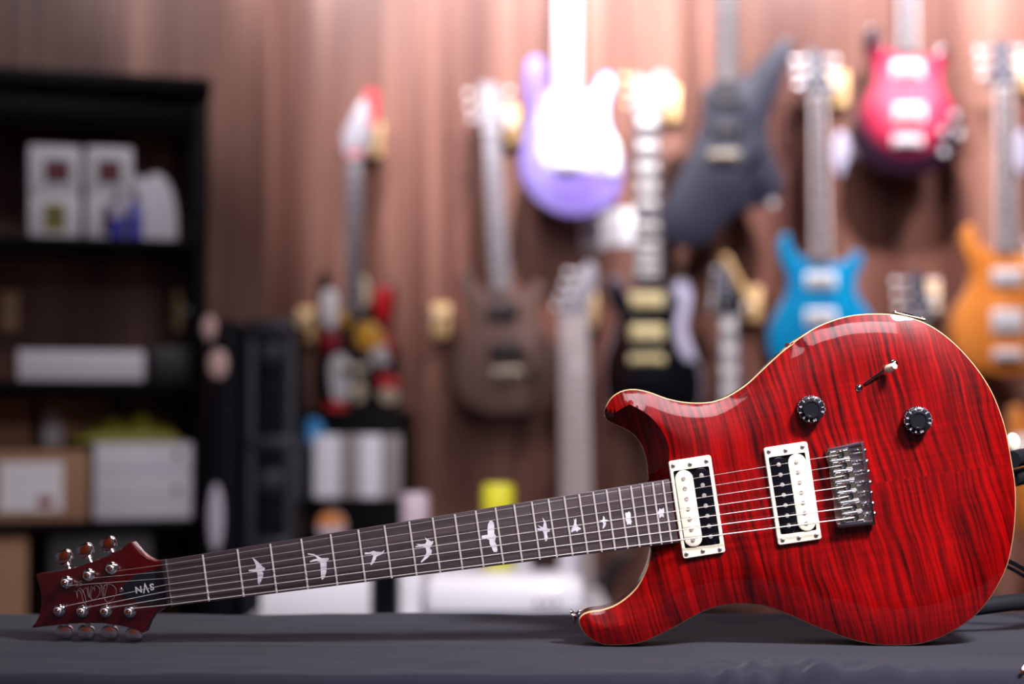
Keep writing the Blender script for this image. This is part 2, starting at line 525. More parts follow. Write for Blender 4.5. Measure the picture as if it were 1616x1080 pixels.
# ------------------------------------------------------------------ headstock
hs = zz([(905,262),(870,268),(820,250),(770,210),(738,172),(718,148),(700,148),(640,195),(560,235),(480,265),(380,300),(300,322),(200,340),(108,350),(105,358),(125,420),(142,490),(142,550),(130,610),(105,660),(80,686),(84,693),(200,680),(300,668),(420,662),(540,664),(650,680),(740,702),(790,724),(800,720),(830,650),(860,610),(910,572),(970,556)], 4.04, 30, 820)
HP = [PL(x, y, head_w) for x, y in hs]
HP2 = [Vector((p.x, p.y)) for p in HP]
UN = U0 - n1
HP2[0] = Vector((UN, edge_v(UN, 1))); HP2[-1] = Vector((UN, edge_v(UN, 0)))
def hframe(u, v, w): return Vector((u, v, w + head_w(u)))
b = MB(); b.prism(HP2, -.0145, 0, fr=hframe, bev=.0011)
head = gp(b, 'headstock', M['deep_red'], ang=30)
b = MB()                                        # volute joining head and neck
b.rings([[Vector((u, edge_v(U0, 0) * k + edge_v(U0, 1) * (1 - k), .0055 - (.0125 if True else 0) * math.sin(math.pi * k) ** .8)) for k in [i / 10 for i in range(11)]] for u in (UN - .006, U0)])
gp(b, 'neck_joint', M['neckwood'])
tc_px = zz([(925,318),(850,325),(800,336),(760,350),(725,366),(700,385),(672,410),(655,430),(640,458),(655,482),(690,502),(750,525),(820,536),(900,541),(935,543)], 4.04, 30, 820)
b = MB(); b.prism([PL(x, y, lambda u: head_w(u) + .002).xy for x, y in tc_px], 0, .002, fr=hframe, bev=.0004)
cover = gp(b, 'truss_rod_cover', M['cover'])

def text_mesh(name, s, size, m, parent, cx, cy, w, rot, fr=None, ext=.0002, sx=1.0, bold=0.0):
    cu = bpy.data.curves.new(name, 'FONT'); cu.body = s; cu.size = size; cu.align_x = 'CENTER'; cu.align_y = 'CENTER'
    cu.extrude = ext; cu.offset = bold
    cu.resolution_u = 3
    to = bpy.data.objects.new(name, cu); COL.objects.link(to)
    bpy.context.view_layer.update()
    me = bpy.data.meshes.new_from_object(to.evaluated_get(bpy.context.evaluated_depsgraph_get()))
    bpy.data.objects.remove(to); bpy.data.curves.remove(cu)
    c, sn = math.cos(rot), math.sin(rot)
    for v in me.vertices:
        x, y, z = v.co.x * sx, v.co.y, v.co.z
        X, Y = cx + x * c - y * sn, cy + x * sn + y * c
        v.co = fr(X, Y, w + z) if fr else Vector((X, Y, w + z))
    me.name = name; me.materials.append(m)
    o = bpy.data.objects.new(name, me); COL.objects.link(o)
    if parent: o.parent = parent
    return o
for ch, x, y, sz, wd in (('N', 218.5, 930.5, .0088, 1.05), ('V', 229.5, 927.6, .0132, .75), ('S', 239.6, 926.2, .0088, 1.1)):
    p = PL(x, y, lambda u: head_w(u) + .0022)
    text_mesh('lettering', ch, sz, M['number'], cover, p.x, p.y, .0022, math.pi + .04, hframe, sx=wd, bold=.0002)
p = PL(124, 921, head_w)
text_mesh('model_lettering', 'SE', .0072, M['gold_print'], head, p.x, p.y, .0002, math.pi, hframe, sx=1.15)
sig = [[(560,370),(575,440),(588,505),(596,420),(605,360),(650,340),(700,350),(745,390),(757,440),(730,510),(680,560),(640,568),(612,540),(610,480),(625,410),(640,370),(620,350),(600,375),(585,400),(570,360),(545,350)],
       [(395,370),(402,430),(410,515),(425,420),(440,370),(455,395),(470,380),(485,430),(480,365),(515,365),(543,400),(545,450),(520,500),(470,542),(435,525),(430,480),(445,420),(470,380)],
       [(265,395),(300,398),(330,430),(360,500),(368,560),(362,595),(338,560),(320,500),(325,450),(350,400),(375,390),(385,420),(398,500)],
       [(213,430),(245,440),(262,520),(258,450),(270,420),(300,440),(305,470)], [(213,437),(222,430)]]
b = MB()
for line in sig:
    pp = smooth_open([Vector(q) for q in zz(line, 8.08, 90, 880)], 5)
    b.tube([hframe(*(PL(q.x, q.y, head_w).xy), .0001) for q in pp], .00017, 4)
gp(b, 'signature', M['gold_print'], head)
p = PL(192.5, 931.4, head_w)
b = MB(); b.lathe(hframe(p.x, p.y, .0005), (0, 0, 1), [(.0022, 0), (.0022, .0018), (.0015, .0027), (0, .003)], 12)
gp(b, 'cover_screw', M['chrome'], cover)

# tuners: post on the face, housing behind, shaft and bean-shaped button beyond the edge
tun = [((104.3, 919.5), (101.5, 879.5), 0), ((139.4, 907.9), (134.8, 869.5), 0), ((175.5, 897.2), (171, 858.9), 0),
       ((93, 964), (102.3, 997.2), 1), ((129.5, 965.5), (136.4, 997.7), 1), ((166.6, 965.5), (173.6, 998.2), 1), ((204.5, 966), (212, 1001.5), 1)]
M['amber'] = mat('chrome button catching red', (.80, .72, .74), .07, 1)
posts = []
for (pp, bp, low) in tun:
    c = PL(*pp, lambda u: head_w(u) + .003)
    c = Vector((c.x, c.y, head_w(c.x)))
    tr = empty('tuning_peg', c); tr.parent = guitar
    b = MB(); o = c
    b.lathe(o - Vector((0, 0, .0005)), (0, 0, 1), [(.0062, 0), (.0064, .0012), (.0060, .0026), (.0048, .0036), (.0032, .0040), (.0029, .0062), (.0027, .0078), (.0031, .0090), (.0029, .0108), (.0018, .0119), (0, .0121)], 24)
    b.build('post', M['chrome'], None, loc=c).parent = tr
    b = MB(); b.tube([o + Vector((.0031 * math.cos(t * .5), .0031 * math.sin(t * .5), .0052 + t * .00011)) for t in range(0, 32)], .00035, 5)
    b.build('string_winding', M['string'], None, loc=c).parent = tr
    wb = -.0145 - .007
    q = PL(*bp, lambda u: head_w(u) + wb); q = Vector((q.x, q.y, head_w(q.x) + wb))
    hb = Vector((c.x, c.y, head_w(c.x) + wb + .002))
    b = MB(); b.box(hb + Vector((0, .001 * (1 - 2 * low), 0)), (.014, .017, .011), bev=.002)
    b.build('gear_housing', M['chrome'], None, loc=c).parent = tr
    b = MB(); d = (q - hb); 
    b.lathe(hb + d * .1, d, [(.0022, 0), (.0022, d.length * .45), (.0034, d.length * .5), (.0034, d.length * .62), (.0022, d.length * .66), (.0024, d.length * .85)], 14)
    b.build('shaft', M['chrome'], None, loc=c).parent = tr
    b = MB()
    ca, sa = d.normalized().x, d.normalized().y
    lw, lh = (.0172, .0142) if not low else (.0176, .0142)
    R = Matrix.Rotation(math.atan2(sa, ca) - math.pi / 2, 3, 'Z')
    loops = []
    for k in range(-5, 6):
        z = k / 5; s = (1 - abs(z) ** 2.6) ** .5 if abs(z) < 1 else 0
        s = .80 + .20 * s if abs(z) < 1 else .74
        L = []
        for i in range(28):
            a = 2 * math.pi * i / 28; cx, sx_ = math.cos(a), math.sin(a)
            ex = 2 / 2.7
            x = abs(cx) ** ex * (1 if cx > 0 else -1) * lw / 2 * s * (1 + .10 * sx_)
            y = abs(sx_) ** ex * (1 if sx_ > 0 else -1) * lh / 2 * s
            L.append(q + R @ Vector((x, y, z * .0033)))
        loops.append(L)
    b.rings(loops)
    b.build('tuner_button', M['amber'] if not low else M['chrome_soft'], None, loc=c, ang=50).parent = tr
    posts.append(c)

# ------------------------------------------------------------------ pickups
def pickup(name, corners, inner, s, ox, oy, cream, black, cpoles, bpoles, cst, bst, screws, label):
    wr = HC + .0040
    root = empty(name, PL(*zz([corners[0]], s, ox, oy)[0], wr)); root.parent = guitar
    C = [PL(*p, wr).xy for p in zz(corners, s, ox, oy)]
    I = [PL(*p, wr).xy for p in zz(inner, s, ox, oy)]
    def rc(P, r, n=5):
        out = []
        m = len(P)
        for i in range(m):
            a, c_, e = P[i - 1], P[i], P[(i + 1) % m]
            p0 = c_ + (a - c_).normalized() * r; p2 = c_ + (e - c_).normalized() * r
            for k in range(n + 1):
                t = k / n; out.append((1 - t) ** 2 * p0 + 2 * t * (1 - t) * c_ + t * t * p2)
        return out
    O1, I1 = rc(C, .0030), rc(I, .0018)
    if area(O1) < 0: O1.reverse(); I1.reverse()
    b = MB()
    O2 = inset(O1, .0007)
    V = lambda P, w: [Vector((p.x, p.y, w)) for p in P]
    b.rings([V(I1, HC - .002), V(I1, wr), V(O2, wr), V(O1, wr - .0007), V(O1, HC - .004)], False, False)
    rel = lambda bb, nm, m_, **k: setattr(bb.build(nm, m_, None, loc=root.location, **k), 'parent', root)
    rel(b, 'pickup_ring', M['cream'], ang=40)
    b = MB(); b.prism(I1, HC - .003, HC + .0016)
    rel(b, 'pickup_base', M['black'])
    for st, m_, nm in ((cst, M['cream'], 'cream'), (bst, M['black'], 'black')):
        a, c_ = zz(st[:2], s, ox, oy)
        r = st[2] / s / 1669
        b = MB(); P = stadium(PL(*a, wr).xy, PL(*c_, wr).xy, r)
        b.prism(P, HC - .001, wr + .0012 if nm == 'cream' else wr + .0008, bev=.0008)
        o = b.build('coil', m_, None, loc=root.location, ang=40); o.parent = root; o['label'] = nm + ' coil'
    for lst, hgt in ((cpoles, .0017), (bpoles, .0013)):
        for p in zz(lst, s, ox, oy):
            q = PL(*p, wr + .001)
            b = MB()
            b.lathe(Vector((q.x, q.y, wr)), (0, 0, 1), [(.0021, 0), (.0021, hgt), (.0017, hgt + .0005), (.0006, hgt + .0006), (0, hgt + .0006)], 14)
            rel(b, 'pole_screw', M['screw'])
    for p in zz(screws, s, ox, oy):
        q = PL(*p, wr)
        b = MB()
        b.lathe(Vector((q.x, q.y, wr - .0005)), (0, 0, 1), [(.0022, 0), (.0022, .0008), (.0014, .0015), (0, .0017)], 14)
        rel(b, 'ring_screw', M['screw'])
        b = MB(); R = Matrix.Rotation(random.uniform(0, 1.5), 3, 'Z')
        b.box(Vector((q.x, q.y, wr + .0012)), (.0028, .0006, .0003), R); b.box(Vector((q.x, q.y, wr + .0012)), (.0006, .0028, .0003), R)
        rel(b, 'screw_slot', M['hole'])
    root['label'] = label
pickup('neck_pickup', [(78,155),(440,97),(567,930),(205,988)], [(120,237),(425,193),(522,858),(222,898)], 5.4, 1040, 700, 0, 0,
       [(210,298),(224,383),(238,470),(252,557),(265,645),(278,732),(292,820)], [(362,273),(372,357),(385,445),(398,533),(412,620),(426,706),(440,795)],
       [(213,305),(291,806),76], [(363,283),(441,784),74], [(122,190),(265,178),(405,150),(235,943),(375,918),(520,903)], 'pickup with the cream coil towards the neck')
pickup('bridge_pickup', [(80,148),(452,90),(578,925),(205,980)], [(122,228),(435,183),(535,848),(228,888)], 5.4, 1190, 680, 0, 0,
       [(362,266),(378,352),(392,438),(406,525),(420,612),(434,700),(448,787)], [(210,290),(225,377),(240,462),(253,550),(268,637),(282,725),(296,810)],
       [(366,274),(447,778),76], [(214,300),(292,800),74], [(127,178),(270,168),(413,137),(245,932),(383,914),(530,892)], 'pickup with the cream coil towards the bridge')

# ------------------------------------------------------------------ bridge
wp = HC + .0045
br = empty('tremolo_bridge', PL(1345, 765, wp)); br.parent = guitar
def rel(bb, nm, m_, **k):
    o = bb.build(nm, m_, None, loc=br.location, **k); o.parent = br; return o
BC = [PL(*p, wp).xy for p in zz([(145, 172), (485, 100), (603, 885), (243, 920)], 6, 1280, 680)]
def rc2(P, r, n=4):
    out = []
    for i in range(len(P)):
        a, c_, e = P[i - 1], P[i], P[(i + 1) % len(P)]
        p0 = c_ + (a - c_).normalized() * r; p2 = c_ + (e - c_).normalized() * r
        for k in range(n + 1):
            t = k / n; out.append((1 - t) ** 2 * p0 + 2 * t * (1 - t) * c_ + t * t * p2)
    return out
b = MB(); b.prism(rc2(BC, .003), HC + .001, wp, bev=.0006); rel(b, 'base_plate', M['chrome_soft'])
# raised side walls and back wall of the plate
ctr = sum(BC, Vector((0, 0))) / 4
def wall(a, c_, th, h0, h1):
    d = (c_ - a).normalized(); nrm = Vector((-d.y, d.x))
    if (ctr - a).dot(nrm) < 0: nrm = -nrm
    bx = MB(); bx.prism([a, c_, c_ + nrm * th, a + nrm * th], h0, h1, bev=.0007); return bx
rel(wall(BC[0], BC[1], .0042, wp - .002, wp + .0055), 'side_wall', M['chrome'])
rel(wall(BC[3], BC[2], .0042, wp - .002, wp + .0055), 'side_wall', M['chrome'])
rel(wall(BC[1], BC[2], .0026, wp - .002, wp + .0065), 'back_wall', M['chrome'])
holes = zz([(278,225),(305,325),(327,423),(342,525),(365,620),(395,722),(415,820)], 6, 1280, 680)
heads = zz([(515,190),(535,290),(547,390),(565,490),(577,590),(592,690),(605,785)], 6, 1280, 680)
sad_top = wp + .0075
sad_pts = []
for i, (hx, hy) in enumerate(holes):
    q = PL(hx, hy, sad_top)
    u0, u1, hv = q.x - .0085, q.x + .0080, .00475
    b = MB()
    # saddle block: tall towards the neck, sloping to the rear, with a thin raised rail
    prof = [(u0 - .0045, wp + .001), (u0 - .0045, sad_top - .0005), (u0 - .0025, sad_top + .0012), (u0, sad_top), (u1, sad_top - .0015), (u1, wp + .001)]
    b.rings([[Vector((u, q.y + sgn * hv, w)) for u, w in prof] for sgn in (-1, 1)]); b.mark(0)
    for dv in (hv - .0008, -hv + .0008):
        b.tube([(u0 - .003, q.y + dv, sad_top + .0004), (u1, q.y + dv, sad_top - .0010)], .0009, 10)
    b.lathe((q.x, q.y, sad_top - .0007), (0, 0, 1), [(.0036, 0), (.0036, .0010), (.0026, .0013), (.0022, .0006)], 20, caps=False); b.mark(1)
    b.lathe((q.x, q.y, sad_top - .0006), (0, 0, 1), [(.0024, 0), (.0024, .0004)], 16); b.mark(2)
    rel(b, 'saddle', [M['steel_dark'], M['chrome'], M['hole']], ang=25)
    for dv in (-.003, .0028):
        b = MB(); b.lathe((u0 - .0018, q.y + dv, sad_top - .0005), (0, 0, 1), [(.0014, 0), (.0014, .0022), (.0009, .0027), (0, .0027)], 12)
        rel(b, 'height_screw', M['chrome'])
    hq = PL(*heads[i], wp + .004)
    b = MB(); b.cyl((u1 - .001, q.y, wp + .004), (hq.x - .001, hq.y, wp + .004), .0012, n=10)
    b.tube([(u1 + (hq.x - .004 - u1) * k / 40, q.y + .0019 * math.cos(k * 1.3), wp + .004 + .0019 * math.sin(k * 1.3)) for k in range(41)], .00035, 4)
    b.lathe((hq.x - .0022, hq.y, wp + .004), (1, 0, 0), [(.0023, 0), (.0025, .001), (.0019, .0026), (0, .0032)], 12)
    rel(b, 'intonation_screw', M['chrome'])
    sad_pts.append(Vector((u0 - .0028, q.y, sad_top + .0012)))

# ------------------------------------------------------------------ strings
gauge = [.00026, .00032, .00044, .00062, .00078, .00092, .00108]
nut_px = [(266, 890.5), (267, 901.5), (267.5, 912.3), (268, 922.5), (269, 933), (270, 943.5), (271, 954.3)]
order = [2, 1, 0, 3, 4, 5, 6]
bs_px = [(1311.7, 720), (1313, 737.3), (1316.5, 754), (1319.5, 770.5), (1325, 786.5), (1330, 802.8), (1335, 819.2)]
for i in range(7):
    w_n = W_FB + .0022; w_s = sad_top + .0016
    A = PL(*bs_px[i], w_s); B = PL(*nut_px[i], w_n)
    po = posts[order[i]]
    side = .0031 if i < 3 else .0031
    e = Vector((po.x + .0015, po.y + (side if i >= 3 else -side), head_w(po.x) + .0062))
    hq = PL(*holes[i], sad_top)
    b = MB(); r = gauge[i] / 1.9
    b.tube([Vector((hq.x, hq.y, sad_top - .001)), Vector((hq.x - .003, hq.y, sad_top + .0012)), A, B, B - Vector((.004, 0, .0004)), e], r, 8)
    s_ = gp(b, 'string', M['string'], ang=60)

# ------------------------------------------------------------------ knobs, switch, strap button, jack plate
def knob(px, py):
    h = .0150
    c = PL(px, py, HC + h); c.z = HC
    root = empty('control_knob', c); root.parent = guitar
    b = MB(); b.lathe(c, (0, 0, 1), [(.0130, 0), (.0129, .004), (.0125, .0108), (.0123, .0118), (.0118, .0123), (.0088, .0126), (.0084, .0145), (.0080, h), (.0068, h + .0001), (.0064, h - .0006), (0, h - .0009)], 48)
    o = b.build('knob_cap', M['knob'], None, loc=c, ang=40); o.parent = root
    angs = [-22, 2, 35, 65, 97, 128, 160, 190, 220, 248, 278]
    for k, a in enumerate(angs):
        a = math.radians(a)
        # digits stand radially, printed under the clear skirt
        q = Vector((.0104 * math.cos(a), .0104 * math.sin(a), .01275)); 
        t = text_mesh('number', str(k), .0037, M['number'], root, q.x, q.y, q.z, a - math.pi / 2)
        b = MB()
        for dd in (-.13, .13, .26):
            if k == 10 and dd > .1: continue
            aa = a + dd
            b.box(c + Vector((.01255 * math.cos(aa), .01255 * math.sin(aa), .0108)), (.0006, .0004, .0010), Matrix.Rotation(aa, 3, 'Z'))
        o = b.build('tick_mark', M['number'], None, loc=c); o.parent = root
knob(1281.5, 646); knob(1450.5, 663.8)
sw = empty('blade_switch', PL(1385, 592, HC)); sw.parent = guitar
def swp(bb, nm, m_, **k):
    o = bb.build(nm, m_, None, loc=sw.location, **k); o.parent = sw; return o
for q in ((1356.2, 612.5), (1411.5, 574)):
    c = PL(*q, HC + .001)
    b = MB(); b.lathe((c.x, c.y, HC - .0005), (0, 0, 1), [(.0034, 0), (.0034, .0010), (.0024, .0022), (.0010, .0027), (0, .0028)], 18); swp(b, 'switch_screw', M['chrome'])
a, c = PL(1364, 607.5, HC), PL(1405, 577, HC)
b = MB(); b.prism(stadium(a.xy, c.xy, .0011), HC - .002, HC + .0002); swp(b, 'slot', M['hole'])
a, c = PL(1365, 606, HC + .001), PL(1400, 581, HC + .006)
b = MB(); b.tube([a, a.lerp(c, .5), c], [.0012, .0013, .0014], 8); swp(b, 'lever', M['chrome'])
t0, t1 = PL(1400, 584, HC + .007), PL(1413, 577, HC + .017)
b = MB(); b.tube([t0, t0.lerp(t1, .15), t0.lerp(t1, .6), t0.lerp(t1, .93), t1], [.0034, .0042, .0036, .0030, .0018], 18); swp(b, 'switch_tip', M['cream'])
s0 = PL(919, 968, -.012); s1 = PL(903, 973, -.012)
b = MB(); d = s1 - s0
b.lathe(s0, d, [(.0042, 0), (.0042, d.length * .22), (.0030, d.length * .35), (.0026, d.length * .6), (.0050, d.length * .8), (.0068, d.length * .88), (.0070, d.length * .97), (.0050, d.length * 1.05), (0, d.length * 1.08)], 24)
gp(b, 'strap_button', M['chrome'])
# jack plate set in the upper side, near the top of the lower bout
j = empty('jack_plate', PL(1432, 500, -.02)); j.parent = guitar
jr = (PL(1455, 506, 0) - PL(1410, 495.5, 0)).normalized(); jn = Vector((-jr.y, jr.x, 0))
Rj = Matrix((jr, Vector((0, 0, 1)), jn)).transposed()
b = MB(); b.box(j.location + jn * -.0002, (.030, .026, .0012), Rj, bev=.0005); o = b.build('plate', M['steel_dark'], None, loc=j.location); o.parent = j
b = MB(); b.cyl(j.location + jn * .001, j.location + jn * .0026, .0062, .0058, 6); o = b.build('jack_nut', M['chrome'], None, loc=j.location); o.parent = j
for sx in (-1, 1):
    b = MB(); b.ball(j.location + jr * sx * .013 + Vector((0, 0, .010)) + jn * .0012, (.005, .005, .0024), 10, 6, Rj); o = b.build('plate_screw', M['chrome'], None, loc=j.location); o.parent = j

# parts built about their own part's origin take that origin from the parent
for o in list(bpy.data.objects):
    if o.parent and o.parent.parent == guitar and (o.location - o.parent.location).length < 1e-7: o.location = (0, 0, 0)
# ================================================================== the black cloth and the table under it
def cloth_mat():
    m = mat('black cotton cloth', (.0155, .0165, .029), .85, spec=.2)
    nt = m.node_tree; b = nt.nodes['Principled BSDF']; b.inputs['Sheen Weight'].default_value = .12; b.inputs['Sheen Roughness'].default_value = .5
    tc = nt.nodes.new('ShaderNodeTexCoord'); mp = nt.nodes.new('ShaderNodeMapping'); mp.inputs['Scale'].default_value = (900, 900, 900)
    n = nt.nodes.new('ShaderNodeTexNoise'); n.inputs['Scale'].default_value = 1
    bp = nt.nodes.new('ShaderNodeBump'); bp.inputs['Strength'].default_value = .3; bp.inputs['Distance'].default_value = .0005
    nt.links.new(tc.outputs['Object'], mp.inputs['Vector']); nt.links.new(mp.outputs['Vector'], n.inputs['Vector'])
    nt.links.new(n.outputs['Fac'], bp.inputs['Height']); nt.links.new(bp.outputs['Normal'], b.inputs['Normal'])
    return m
M['cloth'] = cloth_mat()
def low_pt(px, py):                               # world height of a contact point on the guitar's plane
    return (GM @ PL(px, py, 0) + GO)
horn_c, bout_c = low_pt(975, 1019), low_pt(1428, 1019.3)
tun_c = at(150, 1008.5, 1.535)
0 and print('contacts', horn_c, bout_c, tun_c)
ZT = horn_c.z
YF, YB = 1.315, at(800, 967, 1.0).y and None
dz = ray(800, 967); YB = (ZT - CAM.z) / (dz.z / dz.y)
dz = ray(800, 1059); YF = (ZT - CAM.z) / (dz.z / dz.y)
0 and print('table', ZT, YF, YB)
def base_z(x):
    pts = [(tun_c.x, tun_c.z - ZT), (horn_c.x, 0), (bout_c.x, bout_c.z - ZT), (bout_c.x + .3, bout_c.z - ZT)]
    if x <= pts[0][0]: return pts[0][1]
    for (a, za), (b_, zb) in zip(pts, pts[1:]):
        if x <= b_:
            t = (x - a) / (b_ - a); t = t * t * (3 - 2 * t); return za + (zb - za) * t
    return pts[-1][1]
def cloth_z(x, y):
    z = ZT + base_z(x) - .0004
    t = (y - YF) / (YB - YF)
    near = max(0, 1 - abs(y - 1.47) / .05)
    amp = 1 - .85 * near
    w = noise.noise(Vector((x * 2.2 + 3, y * 16 + x * 1.5, 0))) * .0030
    w += noise.noise(Vector((x * 5, y * 40 + x * 9, 4))) * .0015
    w += noise.noise(Vector((x * 14, y * 34 - x * 8, 9))) * .0010
    z += (w - .0018) * amp
    # gathered folds near the front edge
    g = math.exp(-((x - .26) / .085) ** 2) * max(0, min(1, (YF + .07 - y) / .05))
    z += g * .0085 * (math.sin(x * 185 + 2.5 * math.sin(x * 31)) * .6 + noise.noise(Vector((x * 60, y * 50, 2))) )
    return z
b = MB()
xs = [-.95 + k * .006 for k in range(int(2.0 / .006))]
rows = []
for k in range(14):                                # front drop
    s = 1 - k / 14
    rows.append(('f', s))
ys = [YF + (YB - YF) * k / 90 for k in range(91)]
grid = []
for kind, s in rows:
    grid.append([b.bm.verts.new((x, YF - .012 * math.sin(min(1, s * 3) * math.pi / 2) + .010 * noise.noise(Vector((x * 9, 0, 3))) * s - .01 * math.exp(-((x - .26) / .09) ** 2) * math.sin(x * 150) * s, cloth_z(x, YF) - .36 * s ** 1.5 - .0004)) for x in xs])
for y in ys: grid.append([b.bm.verts.new((x, y, cloth_z(x, y))) for x in xs])
for k in range(1, 10):
    s = k / 9
    grid.append([b.bm.verts.new((x, YB + .006 * min(1, s * 3), cloth_z(x, YB) - .3 * s ** 1.5)) for x in xs])
for A, B in zip(grid, grid[1:]):
    for i in range(len(xs) - 1): b.face([A[i], A[i + 1], B[i + 1], B[i]])
cl = b.build('table_cloth', M['cloth'], None, ang=180)
tag(cl, 'black cloth draped over the narrow table under the red guitar', 'cloth')
tt = empty('display_table', (0.05, (YF + YB) / 2, 0))
tag(tt, 'narrow table hidden under the black cloth', 'table')
b = MB(); b.box((.05, (YF + YB) / 2, ZT - .024), (1.96, YB - YF - .012, .03), bev=.003); b.build('tabletop', M['blackmatte'], tt)
for sx in (-.85, .95):
    for y in (YF + .04, YB - .04):
        b = MB(); b.cyl((sx, y, 0), (sx, y, ZT - .039), .016, n=12); b.build('leg', M['blackmatte'], tt)

# the guitar's rest behind the body: padded tubes at the right edge
M['foam'] = mat('black foam grip', (.008, .008, .011), .7, spec=.2)
gs = empty('guitar_stand', (at(1640, 960, 1.60).x, 1.60, ZT))
tag(gs, 'black guitar stand with foam covered arms behind the red body', 'guitar stand')
Yg = 1.56
b = MB(); b.tube([at(1597, 726, 1.53), at(1612, 722, 1.55), at(1660, 716, 1.6)], .0085, 16); b.build('padded_arm', M['foam'], gs)
b = MB(); b.tube([at(1596, 756, 1.55), at(1620, 750, 1.57), at(1662, 742, 1.62)], .0085, 16); b.build('padded_arm', M['foam'], gs)
b = MB(); b.tube([at(1660, 640, 1.62), at(1664, 760, 1.62), at(1668, 930, 1.62), at(1668, 955, 1.62)], .008, 12); b.build('upright', M['foam'], gs)
b = MB(); b.tube([at(1570, 876, 1.58), at(1600, 890, 1.585), at(1640, 912, 1.59), at(1668, 925, 1.62)], .0024, 10); b.build('rod', M['black'], gs)
b = MB(); b.tube([at(1570, 884, 1.59), at(1600, 900, 1.595), at(1668, 940, 1.62)], .0020, 10); b.build('rod', M['black'], gs)
b = MB(); b.tube([at(1440, 966, 1.57), at(1500, 963, 1.57), at(1545, 958, 1.575), at(1590, 952, 1.58), at(1640, 948, 1.60), at(1672, 950, 1.62)], .0085, 16); b.build('padded_foot', M['foam'], gs)
b = MB(); b.ball(at(1598, 700, 1.6), (.016, .016, .022)); b.build('end_cap', M['cream'], gs)
b = MB(); p = at(1618, 1052, 1.345); b.tube([p + Vector((-.004, 0, -.006)), p, p + Vector((.006, .004, .006))], .0018, 8)
b.build('clip', M['chrome'], None, loc=None)
tag(bpy.data.objects['clip'], 'tiny silver clip on the front edge of the black cloth', 'clip')

# ================================================================== the room
def wall_mat(name, mul=.85):
    m = mat(name, (.2, .1, .08), .45, coat=.3, coat_r=.3, spec=.2)
    nt = m.node_tree; L = nt.links; b = nt.nodes['Principled BSDF']
    tc = nt.nodes.new('ShaderNodeTexCoord')
    def n(scale, det, dist=0):
        mp = nt.nodes.new('ShaderNodeMapping'); mp.inputs['Scale'].default_value = scale
        q = nt.nodes.new('ShaderNodeTexNoise'); q.inputs['Scale'].default_value = 1; q.inputs['Detail'].default_value = det; q.inputs['Distortion'].default_value = dist
        L.new(tc.outputs['Object'], mp.inputs['Vector']); L.new(mp.outputs['Vector'], q.inputs['Vector']); return q.outputs['Fac']
    a = n((6, 6, .35), 3, .4); c = n((30, 30, .7), 2)
    mx = nt.nodes.new('ShaderNodeMix'); mx.data_type = 'FLOAT'; mx.inputs[0].default_value = .4
    L.new(a, mx.inputs[2]); L.new(c, mx.inputs[3])
    r = nt.nodes.new('ShaderNodeValToRGB'); e = r.color_ramp.elements
    k = lambda c_: tuple(x * mul for x in c_) + (1,)
    e[0].position, e[0].color = .36, k((.085, .027, .019))
    e[1].position, e[1].color = .66, k((.34, .165, .120))
    q = e.new(.5); q.color = k((.185, .077, .055))
    L.new(mx.outputs[0], r.inputs['Fac']); L.new(r.outputs['Color'], b.inputs['Base Color'])
    return m
M['wallwood'] = wall_mat('brown wood panelling')
YW = 4.52
def struct(name, bb, m, **k):
    o = bb.build(name, m, None, **k); o['kind'] = 'structure'; return o
b = MB(); b.box((0.3, YW + .06, 1.5), (6.6, .12, 3.0)); struct('wall_back', b, M['wallwood'])
A17 = math.radians(17)
S = Vector((math.cos(A17), math.sin(A17), 0)); BK = Vector((-math.sin(A17), math.cos(A17), 0))
P1 = at(421, 400, 4.12); P1.z = 0
b = MB()
c0, c1, c2, c3 = P1, P1 - S * 2.6, P1 - S * 2.6 + BK * .45, P1 + BK * .40
b.rings([[v + Vector((0, 0, z)) for v in (c0, c1, c2, c3)] for z in (0, 3.0)])
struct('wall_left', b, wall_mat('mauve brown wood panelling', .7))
b = MB(); b.box((0.3, 1.2, -.05), (6.6, 6.8, .1)); struct('floor', b, mat('dark floor', (.09, .06, .05), .4))
b = MB(); b.box((0.3, 1.2, 3.05), (6.6, 6.8, .1)); struct('ceiling', b, mat('pale ceiling', (.3, .28, .28), .8))
b = MB(); b.box((1.36, -2.25, 1.5), (4.4, .1, 3.0)); struct('unseen_wall_front', b, mat('unseen mauve grey wall', (.20, .175, .22), .7))
b = MB(); b.box((-1.92, -2.25, 1.5), (2.16, .1, 3.0)); struct('unseen_wall_front', b, ramp_mat('added reddish panelling', (5, 5, .4), [(.3, (.45, .06, .02)), (.7, (.80, .17, .05))], .5))  # unseen red panelling, added for the upper tuner buttons to reflect
b = MB(); b.box((3.65, 1.2, 1.5), (.1, 6.8, 3.0)); struct('wall_right', b, M['wallwood'])

# ================================================================== guitars on the wall
M['maple'] = mat('pale maple', (.80, .68, .50), .35, 0, .4)
M['hook_wood'] = ramp_mat('pale beech block', (30, 30, 4), [(.3, (.80, .48, .20)), (.7, (.92, .64, .32))], .5)
M['white_guard'] = mat('white pickguard', (.88, .87, .90), .3, 0, .5)
M['silver'] = mat('silver hardware', (.85, .82, .85), .32, .6)
M['gold'] = mat('gold hardware', (.95, .80, .42), .35, .3)
M['ivory'] = mat('ivory position marker', (.88, .86, .84), .3)
M['midneck'] = mat('sheeny rosewood fretboard', (.055, .045, .058), .35, 0, .2)
M['ebony'] = mat('ebony fretboard', (.045, .040, .048), .35, 0, .2)
M['greyneck'] = mat('grey maple fretboard', (.24, .22, .25), .35, 0, .3)
M['purple'] = ramp_mat('lilac to violet lacquer', (5, 5, 5), [(.3, (.20, .12, .50)), (.6, (.32, .25, .66)), (.75, (.42, .48, .80))], .3, 1)
M['slate'] = mat('matte midnight body', (.015, .016, .033), .45, 0, .1, .3)
